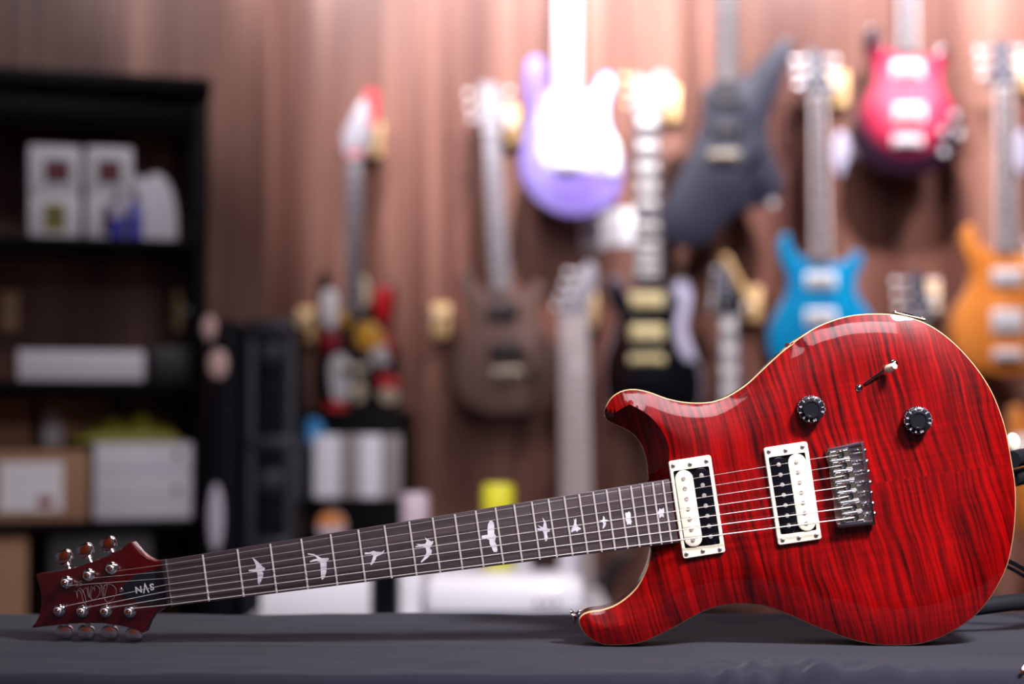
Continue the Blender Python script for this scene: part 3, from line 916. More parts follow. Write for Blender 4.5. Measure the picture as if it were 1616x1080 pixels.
M['blue'] = flame_mat('turquoise flame top', (.0, .06, .18), (.0, .15, .34), (.0, .27, .48), .6, .3)
M['amber_top'] = flame_mat('amber flame top', (.26, .06, .008), (.48, .14, .02), (.62, .24, .05), .6, .3)
M['brown_top'] = flame_mat('dark brown figured top', (.06, .036, .03), (.14, .082, .07), (.22, .13, .11), .8, .12)
M['natural_side'] = mat('natural mahogany side', (.55, .24, .12), .35, 0, .6)
M['black_gloss'] = mat('black gloss lacquer', (.002, .003, .005), .12, 0, .6)
M['pinkneck_and_sheen'] = mat('pale pinkish maple neck and edge sheen', (.50, .42, .42), .35, 0, .4)
M['lavender'] = mat('pale pearl trim and bevel sheen', (.55, .52, .68), .25, 0, .6)
M['dark_side'] = mat('dark side', (.02, .012, .014), .3, 0, .6)
M['grey_metal'] = mat('grey hanger metal', (.35, .34, .36), .35, .9)
M['black_string'] = mat('dull string', (.6, .57, .58), .35, .9)
M['wood_head'] = mat('dark head face', (.05, .045, .06), .3, 0, .6)
def burst_mat():
    m = mat('red burst', (.5, .04, .08), .25, 0, 1)
    nt = m.node_tree; L = nt.links; b = nt.nodes['Principled BSDF']
    tc = nt.nodes.new('ShaderNodeTexCoord'); mp = nt.nodes.new('ShaderNodeMapping')
    mp.inputs['Location'].default_value = (0, 0, .45); mp.inputs['Scale'].default_value = (6.5, 0, 5.5)
    ln = nt.nodes.new('ShaderNodeVectorMath'); ln.operation = 'LENGTH'
    r = nt.nodes.new('ShaderNodeValToRGB'); e = r.color_ramp.elements
    e[0].position, e[0].color = .35, (.72, .10, .16, 1); e[1].position, e[1].color = 1.0, (.015, .004, .012, 1)
    q = e.new(.72); q.color = (.38, .015, .05, 1)
    L.new(tc.outputs['Object'], mp.inputs['Vector']); L.new(mp.outputs['Vector'], ln.inputs[0]); L.new(ln.outputs['Value'], r.inputs['Fac'])
    L.new(r.outputs['Color'], b.inputs['Base Color']); return m
M['burst'] = burst_mat()

BODY2 = [(p.y, -p.x) for p in OUT]                # the same kind of body, standing neck up: (across, up) from the nut
HEAD2 = [(p.y, -p.x) for p in HP2]
def step_pts(P, k):
    return P[::k]
def wall_guitar(name, label, cat='guitar', Y=4.40, nut=(0, 0), end=None, lean=0.0, ppm=None, body=None, body_px=None, top=None, side=None,
                neck_w=(.043, .057), board=None, marks='dots', head=None, head_px=None, head_m=None, tuners='3+3', hw=None, picks=(), bridge_at=None,
                bridge_size=(.085, .030), knobs=(), guard_px=None, guard_or_sheen_m=None, frets=22, scale_len=.635, thick=.042, grp=None, marks_m=None, binding=None, extra=None, full=True, tuner_m=None, board_f=1):
    """everything in a frame with x across, y up the neck, z towards the room; origin at the nut"""
    O = at(*nut, Y)
    k = (F / Y) if ppm is None else ppm
    ca, sa = math.cos(lean), math.sin(lean)
    fr = lambda x, y, z=0: O + Vector((x * ca - y * sa, -z, x * sa + y * ca))
    def loc2(px, py):                             # pixel to frame
        d = at(px, py, Y) - O
        return Vector((d.x * ca + d.z * sa, -d.x * sa + d.z * ca))
    hwm = hw or M['silver']
    root = empty(name, fr(0, -.5, -thick / 2)); tag(root, label, cat, grp)
    def P(bb, nm, m, par=None, **kw): return bb.build(nm, m, par or root, **kw)
    # body
    if body_px: BP = [loc2(*p) for p in body_px]
    else: BP = [Vector(p) for p in step_pts(body, 4)]
    b = MB(); b.prism(BP, -thick, -.010, fr, bev=0); P(b, 'body', side or M['dark_side'], ang=40)
    b = MB(); b.prism(BP, -.0105, 0, fr, bev=.006); tp = P(b, 'top', top, ang=50)
    if binding:
        lp = BP + [BP[0]]
        b = MB(); b.tube([fr(p.x, p.y, -.0085) for p in lp], .0022, 6); P(b, 'binding', binding)
    # neck
    blen = loc2(*end).length if end else scale_len * (1 - 2 ** (-frets / 12)) + .006
    w0, w1 = neck_w
    b = MB(); b.prism([(-w0 / 2, 0), (w0 / 2, 0), (w1 / 2, -blen), (-w1 / 2, -blen)], .003, .010, fr, bev=.0008); fbd = P(b, 'fretboard' if board_f == 1 else 'neck_edge_sheen', (board or M['ebony']) if board_f == 1 else M['pinkneck_and_sheen'])  # with a narrowed board, pale pinkish edges paint its specular sheen
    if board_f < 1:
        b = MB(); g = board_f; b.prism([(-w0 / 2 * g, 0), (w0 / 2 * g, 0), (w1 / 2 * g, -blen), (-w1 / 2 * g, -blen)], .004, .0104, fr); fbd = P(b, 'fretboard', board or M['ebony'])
    b = MB()
    b.rings([[fr(w / 2 * math.cos(math.pi * j / 8) if j else w / 2, y, .003 - .018 * math.sin(math.pi * j / 8)) for j in range(9)] for w, y in ((w0, 0), (w1, -blen + .02))])
    P(b, 'neck', M['neckwood'] if not side else side)
    if full:
        for n in range(1, frets + 1):
            y = -scale_len * (1 - 2 ** (-n / 12)); w = w0 + (w1 - w0) * (-y / blen)
            if -y > blen - .003: break
            b = MB(); b.cyl(fr(-w / 2, y, .010), fr(w / 2, y, .010), .0011, n=6); P(b, 'fret', M['fret'], fbd)
        mm = marks_m or M['ivory']
        for n in ((1, 3, 5, 7, 9, 12, 15, 17, 19, 21) if marks == 'block' else (3, 5, 7, 9, 12, 15, 17, 19, 21)):
            if marks is None: break
            y0, y1 = [-scale_len * (1 - 2 ** (-m_ / 12)) for m_ in (n - 1, n)]
            yc = (y0 + y1) / 2
            if -yc > blen: break
            w = w0 + (w1 - w0) * (-yc / blen); b = MB()
            if marks == 'block': b.box(fr(0, yc, .0102), (w * .72, .0008, (y0 - y1) * .62), bev=0)
            elif marks == 'bird': b.prism([(-.013, yc + .004), (-.004, yc + .002), (0, yc + .009), (.004, yc + .002), (.013, yc + .006), (.003, yc - .008), (-.003, yc - .008)], .0098, .0104, fr)
            else: b.cyl(fr(0, yc, .0098), fr(0, yc, .0104), .0034, n=14)
            P(b, 'position_marker', mm, fbd)
    b = MB(); b.prism([(-w0 / 2, 0), (w0 / 2, 0), (w0 / 2, .004), (-w0 / 2, .004)], .003, .012, fr); P(b, 'nut', M['ivory'])
    # head
    if head_px: HPx = [loc2(*p) for p in head_px]
    else: HPx = [Vector(p) * 1.0 for p in (head or HEAD2)]
    hfr = lambda x, y, z=0: fr(x, y, z - max(0, y) * .12)
    b = MB(); b.prism(HPx, -.010, .004, hfr, bev=.0015); P(b, 'headstock', head_m or M['wood_head'])
    if tuners == '3+3': tp_ = [(s_ * (.024 + .003 * i), .035 + .038 * i, s_) for i in range(3) for s_ in (-1, 1)]
    elif tuners == '4+3': tp_ = [(.024, .040, 1), (.027, .077, 1), (.030, .114, 1), (-.024, .035, -1), (-.026, .068, -1), (-.028, .1, -1), (-.030, .13, -1)]
    else: tp_ = tuners
    for (x, y, s_) in tp_:
        if isinstance(tuners, list) and y > 5: x, y = loc2(x, y)
        t = empty('tuning_peg', (0, 0, 0)); t.parent = root; t.location = wm(root).inverted() @ hfr(x, y, .004)
        b = MB(); b.lathe(hfr(x, y, .004), (0, -1, 0), [(.0055, 0), (.0055, .002), (.003, .004), (.003, .009), (.0034, .011), (0, .012)], 12); P(b, 'post', hwm, t)
        b = MB(); b.cyl(hfr(x, y, -.014), hfr(x + s_ * .026, y, -.014), .002, n=8); P(b, 'shaft', hwm, t)
        b = MB(); b.ball(hfr(x + s_ * .031, y, -.014), (.015, .008, .017)); P(b, 'tuner_button', tuner_m or hwm, t)
    # hardware
    pk = []
    for pc in picks:
        px, py, w, h, m_, cov = pc
        c = loc2(px, py) if py > 5 or px > 5 else Vector((px, py))
        b = MB(); b.prism(rrect(c.x, c.y, w + .012, h + .008, .004), -.001, .003, fr, bev=.0008); q = P(b, 'pickup', m_ if not cov else cov)
        if full:
            b = MB(); b.prism(rrect(c.x, c.y, w, h, .006), .003, .0075, fr, bev=.001); P(b, 'pickup_cover', m_, q)
            for j in range(6):
                b = MB(); b.lathe(fr(c.x + (j - 2.5) * .0102, c.y + h * .2, .0074), (0, -1, 0), [(.002, 0), (.002, .0006), (0, .001)], 8); P(b, 'pole_screw', M['silver'], q)
    if bridge_at:
        c = loc2(*bridge_at) if bridge_at[1] > 5 else Vector(bridge_at)
        b = MB(); b.prism(rrect(c.x, c.y, *bridge_size, .003), -.001, .008, fr, bev=.0015); bd = P(b, 'bridge', hwm)
        for j in range(6):
            b = MB(); b.box(fr(c.x + (j - 2.5) * .0104, c.y, .011), (.0085, .006, bridge_size[1] * .7), bev=.0008); P(b, 'saddle', hwm, bd)
        if full:
            for j in range(6):
                b = MB(); b.tube([fr((j - 2.5) * w0 * .16, .0, .0125), fr(c.x + (j - 2.5) * .0104, c.y, .0145)], .0004, 5); P(b, 'string', M['black_string'])
    for kx in knobs:
        c = loc2(kx[0], kx[1]) if kx[1] > 5 else Vector(kx[:2])
        b = MB(); b.lathe(fr(c.x, c.y, -.001), (0, -1, 0), [(.012, 0), (.0115, .012), (.010, .015), (0, .0155)], 20); P(b, 'control_knob', kx[2])
    if guard_px:
        b = MB(); b.prism([loc2(*p) for p in guard_px], -.0005, .0025, fr, bev=.0008); P(b, 'pickguard_or_bevel_sheen', guard_or_sheen_m or M['white_guard'])  # a pickguard; on the black guitar, a strip painting its bevel reflection
    if extra: extra(root, fr, loc2, P)
    return root, fr

def hanger(label, px, py, hold=None, Yh=4.38, w=.052, h=.10):
    """wooden block screwed to the wall; its padded yoke reaches out under the headstock it carries"""
    c = at(px, py, YW); c.y = YW
    root = empty('wall_hanger', c); tag(root, label, 'guitar hanger', None)
    b = MB(); b.box(c + Vector((0, -.014, 0)), (w, .028, h), bev=.004); b.build('wooden_block', M['hook_wood'], root)
    n = at(*hold, Yh) if hold else c + Vector((0, -.13, 0))
    n = n + Vector((0, 0, .012))
    e = Vector((n.x, YW - .055, n.z))
    b = MB(); b.tube([c + Vector((0, -.026, 0)), c + Vector((0, -.045, 0)), e.lerp(c + Vector((0, -.055, 0)), .4), e], .006, 10); b.build('stem', M['grey_metal'], root)
    for s_ in (-1, 1):
        q = Vector((n.x + s_ * .036, n.y - .012, n.z))
        b = MB(); b.tube([e, e + Vector((s_ * .026, -.006, 0)), e + Vector((s_ * .036, -.02, 0)), q, q + Vector((0, -.006, .012))], .0055, 10)
        b.build('yoke_arm', M['grey_metal'], root)
    return root

PX = lambda pts, s, ox, oy: smooth_closed(zz(pts, s, ox, oy), 3)
# red burst, top right
wall_guitar('electric_guitar', 'red burst electric guitar with dark edges high on the wall at the right', Y=4.38, nut=(1432, -172), lean=-.01, body=BODY2, top=M['burst'], side=M['dark_side'],
            picks=[(1432, 110, .072, .036, M['silver'], M['ivory']), (1435, 178, .072, .040, M['silver'], M['ivory'])], bridge_at=(1432, 223), knobs=[(1487, 208, M['silver']), (1512, 212, M['silver']), (1488, 240, M['silver']), (1505, 183, M['silver'])],
            marks='bird', board=M['midneck'], board_f=.66, binding=M['dark_side'], grp=None)
# blue
wall_guitar('electric_guitar', 'turquoise blue electric guitar with chrome pickups hanging left of the red burst one', Y=4.38, nut=(1290, 152), lean=.012, body=BODY2, top=M['blue'], side=M['natural_side'],
            picks=[(1295, 443, .072, .036, M['silver'], M['ivory']), (1295, 502, .072, .038, M['silver'], M['ivory'])], bridge_at=(1297, 545), marks='bird', board=M['midneck'], board_f=.66, knobs=[(1340, 560, M['silver'])])
# amber
wall_guitar('electric_guitar', 'amber orange electric guitar with chrome pickups at the right edge', Y=4.36, nut=(1583, 138), lean=-.0, body=BODY2, top=M['amber_top'], side=M['natural_side'],
            picks=[(1590, 438, .078, .040, M['silver'], None), (1590, 508, .078, .060, M['silver'], None)], bridge_at=(1590, 560), marks='bird', board=M['midneck'], board_f=.66, knobs=[(1640, 560, M['silver'])])
# brown
wall_guitar('electric_guitar', 'dark brown figured electric guitar hanging right of the empty wooden hanger', Y=4.40, nut=(775, 204), lean=.062, body=BODY2, top=M['brown_top'], side=M['dark_side'],
            picks=[(793, 493, .075, .036, M['black'], None), (797, 556, .075, .040, M['black'], None)], bridge_at=(800, 590), hw=M['steel_dark'], tuner_m=M['silver'], marks=None, board=M['greyneck'], head_m=M['greyneck'], knobs=[(838, 590, M['black']), (828, 560, M['black'])])
# strat-like, top middle
strat = PX([(395,236),(352,270),(345,400),(365,480),(340,600),(325,700),(345,790),(400,860),(480,910),(560,925),(650,910),(730,860),(765,780),(765,680),(735,600),(705,520),(705,440),(725,380),(720,330),(690,310),(655,340),(630,390),(600,408),(560,410),(480,400),(450,385),(440,330),(430,270),(415,245)], 2.7, 700, 0)
guard = PX([(450,398),(500,402),(590,405),(640,388),(690,325),(718,355),(695,440),(700,540),(735,600),(752,660),(748,735),(700,745),(620,722),(560,738),(500,728),(440,705),(408,650),(425,560),(442,480)], 2.7, 700, 0)
wall_guitar('electric_guitar', 'lilac purple double cutaway guitar with a white pickguard and pale maple neck', Y=4.38, nut=(895, -104), end=(895, 150), body_px=strat, top=M['purple'], side=M['purple'], neck_w=(.064, .072), board=M['white_guard'], marks='dots', marks_m=M['black'],
            head_px=PX([(876, -104), (868, -120), (872, -150), (880, -200), (892, -222), (908, -216), (914, -190), (912, -150), (914, -120), (914, -104)], 1, 0, 0), head_m=M['maple'], tuners=[(-.008 + i * .002, .03 + .026 * i, -1) for i in range(6)],
            picks=[(893, 178, .07, .016, M['white_guard'], None), (893, 208, .07, .016, M['white_guard'], None), (893, 236, .07, .016, M['white_guard'], None)], bridge_at=(897, 262), bridge_size=(.07, .03), hw=M['silver'], guard_px=guard,
            knobs=[(940, 232, M['white_guard']), (953, 252, M['white_guard']), (962, 268, M['white_guard'])])
# matte angular
ang = [(1248, 64), (1237, 60), (1209, 84), (1187, 110), (1166, 124), (1126, 128), (1112, 140), (1109, 165), (1108, 196), (1096, 226), (1077, 265), (1053, 311), (1043, 342), (1043, 373), (1066, 386), (1104, 389), (1127, 373), (1154, 342), (1186, 328), (1221, 319), (1238, 300), (1236, 280), (1219, 241), (1212, 202), (1218, 171), (1236, 124), (1252, 76)]
wall_guitar('electric_guitar', 'matte midnight black angular guitar with one long pointed horn', Y=4.36, nut=(1146, -125), end=(1146, 140), body_px=smooth_closed(ang, 2), top=M['slate'], side=M['slate'], neck_w=(.046, .064), board=M['ebony'], marks='dots',
            head_px=[(1133, -125), (1126, -150), (1120, -205), (1140, -190), (1172, -225), (1164, -150), (1159, -125)], tuners='3+3', head_m=M['slate'],
            picks=[(1146, 160, .07, .030, M['black'], None), (1145, 207, .072, .030, M['black'], None)], bridge_at=(1142, 248), bridge_size=(.09, .03), hw=M['steel_dark'], knobs=[(1197, 243, M['black']), (1184, 261, M['black']), (1199, 294, M['black']), (1219, 322, M['silver'])])
# black with gold
lp = PX([(968,438),(960,452),(962,478),(975,500),(972,525),(958,560),(954,605),(966,645),(1000,672),(1040,676),(1080,668),(1104,636),(1107,595),(1096,560),(1084,525),(1086,500),(1092,470),(1088,450),(1076,440),(1064,452),(1056,470),(1046,478),(1020,482),(998,478),(986,458),(978,442)], 1, 0, 0)
bevel_sheen = PX([(1062,452),(1078,448),(1090,462),(1088,490),(1082,520),(1092,548),(1097,566),(1084,570),(1072,555),(1064,528),(1066,500),(1072,480)], 1, 0, 0)  # bevel reflection shaped as a pale strip on the body
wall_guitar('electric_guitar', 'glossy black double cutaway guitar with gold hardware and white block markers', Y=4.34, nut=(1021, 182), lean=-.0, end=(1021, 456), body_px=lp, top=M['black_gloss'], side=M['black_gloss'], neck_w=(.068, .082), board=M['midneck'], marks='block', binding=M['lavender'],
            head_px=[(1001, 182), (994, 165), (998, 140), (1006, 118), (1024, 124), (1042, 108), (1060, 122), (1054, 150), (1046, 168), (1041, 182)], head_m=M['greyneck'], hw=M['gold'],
            picks=[(1021, 474, .08, .036, M['gold'], None), (1021, 526, .08, .036, M['gold'], None)], bridge_at=(1021, 567), bridge_size=(.098, .022), guard_px=bevel_sheen, guard_or_sheen_m=M['lavender'], knobs=[(1080, 592, M['black']), (1066, 612, M['black']), (1088, 618, M['black']), (1062, 640, M['black'])])
# long neck, below the middle
bass = PX([(842,862),(830,880),(832,930),(848,975),(838,1020),(834,1080),(860,1130),(905,1145),(960,1128),(985,1080),(982,1020),(966,975),(972,930),(990,890),(1000,872),(985,868),(960,885),(940,905),(880,905),(862,880)], 1, 0, 0)
wall_guitar('bass_guitar', 'long pale necked dark bass guitar hanging below the purple guitar', 'bass guitar', Y=4.34, nut=(905, 500), end=(912, 960), lean=.012, body_px=bass, top=M['dark_side'], side=M['dark_side'], neck_w=(.078, .088), board=M['pinkneck_and_sheen'], marks=None, scale_len=.86, frets=24,
            head_px=PX([(886, 500), (888, 470), (905, 445), (925, 415), (940, 418), (942, 450), (930, 480), (926, 500)], 1, 0, 0), head_m=M['greyneck'], tuners=[(-.020 + i * .012, .03 + .032 * i, -1) for i in range(4)], bridge_at=(912, 1075), bridge_size=(.07, .04), picks=[(912, 1010, .09, .03, M['black'], None)])
# small one behind the red guitar, neck with pale blocks
wall_guitar('electric_guitar', 'guitar with pale neck markers showing between the black and turquoise guitars', Y=4.40, nut=(1150, 503), lean=.0, body=BODY2, top=M['brown_top'], side=M['dark_side'], board=M['greyneck'], marks='block', neck_w=(.046, .06),
            head_px=[(1134, 503), (1130, 470), (1130, 430), (1142, 415), (1156, 445), (1172, 488), (1168, 503)], head_m=M['slate'], tuners=[(-.016 + i * .003, .03 + .022 * i, -1) for i in range(6)], bridge_at=(1150, 856), picks=[(1150, 800, .072, .036, M['black'], None)])
wall_guitar('electric_guitar', 'guitar showing only its dark headstock below the red burst guitar', Y=4.40, nut=(1450, 505), lean=.0, body=BODY2, top=M['brown_top'], side=M['dark_side'], board=M['ebony'], marks='dots', bridge_at=(1450, 858), picks=[(1450, 800, .072, .036, M['black'], None)], head_m=M['wood_head'], hw=M['silver'], tuner_m=M['ivory'])

# guitar with painted patches
pat = PX([(511,426),(500,455),(506,500),(497,560),(497,620),(512,655),(560,668),(618,656),(632,620),(628,560),(618,520),(624,480),(622,450),(607,447),(592,470),(578,492),(560,496),(540,496),(524,470),(520,440)], 1, 0, 0)
cols = dict(w=(.82, .80, .84), r=(.75, .01, .015), y=(.85, .42, .03), c=(.72, .58, .42), d=(.30, .01, .02))
patches = [('w', [(507,462),(532,458),(534,512),(512,518)]), ('d', [(506,524),(534,518),(540,548),(512,560)]), ('w', [(519,566),(550,560),(553,630),(524,632)]), ('r', [(514,634),(546,632),(548,654),(520,655)]),
           ('y', [(558,516),(590,506),(612,540),(588,556),(562,546)]), ('w', [(580,556),(612,544),(618,572),(598,576)]), ('r', [(594,452),(606,448),(622,455),(620,480),(608,522),(596,500),(588,486)]), ('r', [(604,522),(618,530),(620,566),(612,568)]),
           ('r', [(594,592),(612,588),(632,600),(630,614),(596,612)]), ('c', [(596,614),(630,616),(626,636),(602,636)]), ('c', [(555,602),(574,600),(578,630),(560,636)]), ('y', [(534,490),(556,492),(552,514),(538,514)]), ('c', [(558,440),(580,436),(584,480),(560,486)])]
def add_patches(root, fr, loc2, P):
    for c, pts in patches:
        mx, my = sum(p[0] for p in pts) / len(pts), sum(p[1] for p in pts) / len(pts)
        pts = [(mx + (p[0] - mx) * .86, my + (p[1] - my) * .9) for p in pts]
        key = 'paint_' + c
        if key not in M: M[key] = mat({'w': 'white', 'r': 'bright red', 'y': 'orange yellow', 'c': 'cream', 'd': 'dark red'}[c] + ' paint', cols[c], .35, 0, .5)
        b = MB(); b.prism([loc2(*p) for p in smooth_closed(pts, 3)], -.001, .0035 if c != 'c' else .004, fr, bev=.0006); o = P(b, 'painted_patch', M[key]); o['label'] = M[key].name.replace(' paint', '') + ' painted patch'
M['dim_neck'] = mat('dim grey fretboard', (.10, .085, .11), .4, 0, .2)
wall_guitar('electric_guitar', 'black guitar painted with red, white and orange patches at the left', Y=4.38, nut=(560, 248), lean=-.005, end=(556, 500), body_px=pat, top=M['black_gloss'], side=M['dark_side'], neck_w=(.040, .044), board=M['dim_neck'], marks=None,
            head_px=[(545, 248), (541, 228), (540, 210), (560, 170), (580, 143), (594, 148), (596, 178), (584, 210), (574, 248)], head_m=mat('pale head paint', (.34, .32, .37), .35, 0, .4), hw=M['steel_dark'], tuners=[(.012 + i * .005, .03 + .022 * i, 1) for i in range(5)], bridge_at=(560, 585), picks=[], extra=add_patches)
def head_red():
    r = [o for o in bpy.data.objects if o.get('label', '').startswith('black guitar painted')][0]
    b = MB(); pts = [at(*p, 4.372) for p in smooth_closed([(572, 150), (584, 140), (597, 146), (598, 180), (588, 206), (584, 190), (586, 165)], 3)]
    b.rings([pts, [p + Vector((0, -.006, 0)) for p in pts]]); b.build('head_trim', mat('red head trim', (.65, .05, .06), .4), r)
    b = MB(); b.prism([at(*p, 4.372).xz for p in ((546, 240), (572, 236), (574, 246), (548, 250))], 0, .006, lambda u, v, w: Vector((u, 4.376 - w, v))); b.build('head_stripe', mat('red stripe', (.6, .04, .06), .4), r)
head_red()
# sliver of a guitar at the right edge
sl = PX([(1604,640),(1596,662),(1594,700),(1604,730),(1600,770),(1610,840),(1660,860),(1720,840),(1730,780),(1716,730),(1722,680),(1716,650),(1700,660),(1690,700),(1640,700),(1622,660)], 1, 0, 0)
wall_guitar('electric_guitar', 'orange guitar with cream pickups mostly beyond the right edge', Y=4.30, nut=(1662, 440), end=(1662, 700), body_px=sl, top=M['amber_top'], side=M['natural_side'], picks=[(1612, 706, .03, .05, M['ivory'], None)], bridge_at=(1662, 800), full=False)

for label, x, y, hold in (('wooden hanger block beside the red and white headstock', 590, 222, (560, 248)), ('wooden hanger block beside the silver headstock of the brown guitar', 810, 200, (775, 204)), ('wooden hanger block behind the bass headstock', 928, 488, (905, 500)),
                    ('wooden hanger block behind the gold tuner headstock', 1056, 165, (1021, 182)), ('wooden hanger block behind the turquoise guitar headstock', 1322, 142, (1290, 152)), ('tan hanger block with a diagonal stick, left of the turquoise guitar', 1186, 480, (1150, 503)),
                    ('wooden hanger block beside the dark headstock below the red burst guitar', 1466, 470, (1450, 505)), ('wooden hanger block behind the amber guitar headstock', 1618, 118, (1583, 138)),
                    ('empty wooden hanger block left of the brown guitar', 697, 508, None), ('wooden hanger block left of the painted guitar body', 485, 514, None)):
    hanger(label, x, y, hold)
for lb, x in (('wooden hanger block seen through the shelf at the left edge', 14), ('wooden hanger block seen through the shelf beside its right post', 290)):
    # these sit on the angled wall
    O = P1 - S * .001
    p = on_plane(x, 492, O, -BK)
    root = empty('wall_hanger', p, (0, 0, A17)); tag(root, lb, 'guitar hanger')
    b = MB(); b.box((0, -.013, 0), (.048, .026, .10), bev=.004); b.build('wooden_block', M['hook_wood'], root, world=False)
    b = MB(); b.cyl((0, -.025, 0), (0, -.06, 0), .006, n=10); b.build('stem', M['grey_metal'], root, world=False)
b = MB(); a_, c_ = at(1143, 405, 4.34), at(1190, 492, 4.40)
b.tube([a_, c_], .011, 8); o = b.build('wooden_stick', M['hook_wood'], None); tag(o, 'diagonal pale wooden stick beside the hanger left of the turquoise guitar', 'stick')

# cards, tag and strap
def card(label, x0, y0, x1, y1, m, Y=YW - .0016, th=.003, n=0, nm='price_card'):
    c = at((x0 + x1) / 2, (y0 + y1) / 2, Y); a_, b_ = at(x0, y0, Y), at(x1, y1, Y)
    b = MB(); b.box(c, (abs(b_.x - a_.x), th, abs(a_.z - b_.z)), bev=.001); o = b.build(nm, m, None, loc=c); tag(o, label, 'card')
    return o
M['card'] = mat('white card', (.82, .80, .84), .6)
card('white price card under the purple guitar', 916, 338, 956, 394, M['card'])
card('second white price card, between the purple and black guitars', 960, 330, 1004, 388, M['card'])
b = MB(); c = at(1328, 243, YW - .007); b.ball(c, (.050, .012, .135)); o = b.build('plectrum_tag', M['lavender'], None, loc=c); tag(o, 'pale oval tag hanging beside the neck of the turquoise guitar', 'tag')
b = MB(); c = at(1612, 240, YW - .007); b.ball(c, (.050, .012, .13)); o = b.build('plectrum_tag', M['lavender'], None, loc=c); tag(o, 'pale oval tag at the right edge beside the amber guitar neck', 'tag')
b = MB(); b.tube([at(1400, 285, 4.50), at(1398, 330, 4.51), at(1406, 365, 4.51), at(1416, 388, 4.51)], .008, 8); o = b.build('guitar_strap', M['blackmatte'], None); tag(o, 'short black strap dangling under the red burst guitar', 'strap')

# ================================================================== shelf unit on the left
YS = 3.72
C1 = at(326, 500, YS); C1.z = 0                   # front right foot of the shelf
shelf = empty('shelf_unit', C1, (0, 0, A17))
tag(shelf, 'black metal shelf unit with boxes on it at the left', 'shelf')
def spt(px, py, d=0.0):                           # pixel to the shelf's frame on the plane d behind its front
    O = C1 + BK * d
    q = on_plane(px, py, O, -BK) - C1
    return Vector((q.dot(S), d, q.z))
M['cab'] = mat('deep black cabinet', (.002, .002, .003), .4, spec=.05)
M['lowblack'] = M['cab']
M['shelf'] = mat('black shelf metal', (.003, .0022, .0038), .4, spec=.06)
SW, SD = 1.15, .34
def sh(b, nm, m=M['shelf']): return b.build(nm, m, shelf, world=False)
ztop = spt(300, 126).z
for x in (-.0125, -SW + .0125):
    for y in (.015, SD - .015):
        b = MB(); b.box((x, y, (ztop - .04) / 2), (.030, .03, ztop - .04), bev=.002); sh(b, 'post')
b = MB(); b.box((-SW / 2 - .01, SD / 2, ztop - .02), (SW + .03, SD + .04, .045), bev=.003); sh(b, 'top_board')
b = MB(); b.box((-SW / 2 - .01, .02, ztop - .085), (SW, .02, .075), bev=.002); sh(b, 'top_rail')
lev = []
for py in (376, 601, 822):
    z = spt(200, py).z; lev.append(z)
    b = MB(); b.box((-SW / 2, SD / 2, z - .012), (SW, SD, .024), bev=.002); sh(b, 'shelf_board')
z = lev[-1] - .42
b = MB(); b.box((-SW / 2, SD / 2, z - .012), (SW, SD, .024), bev=.002); sh(b, 'shelf_board'); lev.append(z)
def on_shelf(name, label, cat, x0, x1, y0, level, d, depth, m, group=None, extra=None, bev=.004, fit=True):
    """a box standing on a shelf: its front at depth d, sides and top read off the photograph"""
    zb = lev[level] if isinstance(level, int) else level
    a_, b_ = spt(x0, y0, d), spt(x1, y0, d)
    o_ = Vector(((a_.x + b_.x) / 2, d + depth / 2, zb))
    h = spt((x0 + x1) / 2, y0, d).z - zb
    w = b_.x - a_.x
    root = empty(name, C1 + S * o_.x + BK * o_.y + Vector((0, 0, o_.z)), (0, 0, A17)); tag(root, label, cat, group)
    b = MB(); b.box((0, 0, h / 2), (w, depth, h - .0006), bev=bev); b.build('box_body', m, root, world=False)
    if extra: extra(root, w, depth, h)
    return root, h
M['carton'] = mat('brown cardboard', (.36, .19, .11), .8)
M['white_carton'] = mat('white box', (.66, .63, .70), .6)
M['lbl_red'] = mat('dark label with red', (.035, .008, .010), .5)
M['lbl_redtext'] = mat('red print', (.26, .02, .03), .5)
M['lbl_olive'] = mat('olive label', (.22, .20, .03), .5)
M['lbl_dark'] = mat('dark label', (.02, .015, .02), .5)
def label_on(col, stripe=None, fw=.5, fh=.42, cz=.55, cx=0):
    def f(root, w, dep, h):
        b = MB(); b.box((cx * w, -dep / 2 - .0006, h * cz), (w * fw, .0012, h * fh)); q = b.build('label', col, root, world=False)
        if stripe: b = MB(); b.box((cx * w, -dep / 2 - .0016, h * (cz + .02)), (w * fw * .7, .0012, h * fh * .22)); b.build('label_print', stripe, q, world=False)
    return f
r1, h1 = on_shelf('white_box', 'white box with an olive label, lower left of the four on the shelf', 'box', 45, 128, 304, 0, .05, .12, M['white_carton'], extra=label_on(M['lbl_olive'], M['lbl_dark'], .42, .6, .45), bev=.008)
r2, h2 = on_shelf('white_box', 'white box standing behind the two blue bottles', 'box', 136, 210, 304, 0, .05, .12, M['white_carton'], extra=label_on(M['lbl_dark'], M['lbl_redtext'], .5, .6, .42, .1), bev=.008)
on_shelf('white_box', 'white box with a red printed label, upper left of the four on the shelf', 'box', 45, 128, 229, lev[0] + h1, .05, .12, M['white_carton'], extra=label_on(M['lbl_red'], M['lbl_redtext'], .48, .48, .45, .05), bev=.006)
on_shelf('white_box', 'white box with a red printed label, upper right of the four on the shelf', 'box', 136, 210, 231, lev[0] + h2, .05, .12, M['white_carton'], extra=label_on(M['lbl_red'], M['lbl_redtext'], .5, .5, .45, 0), bev=.006)
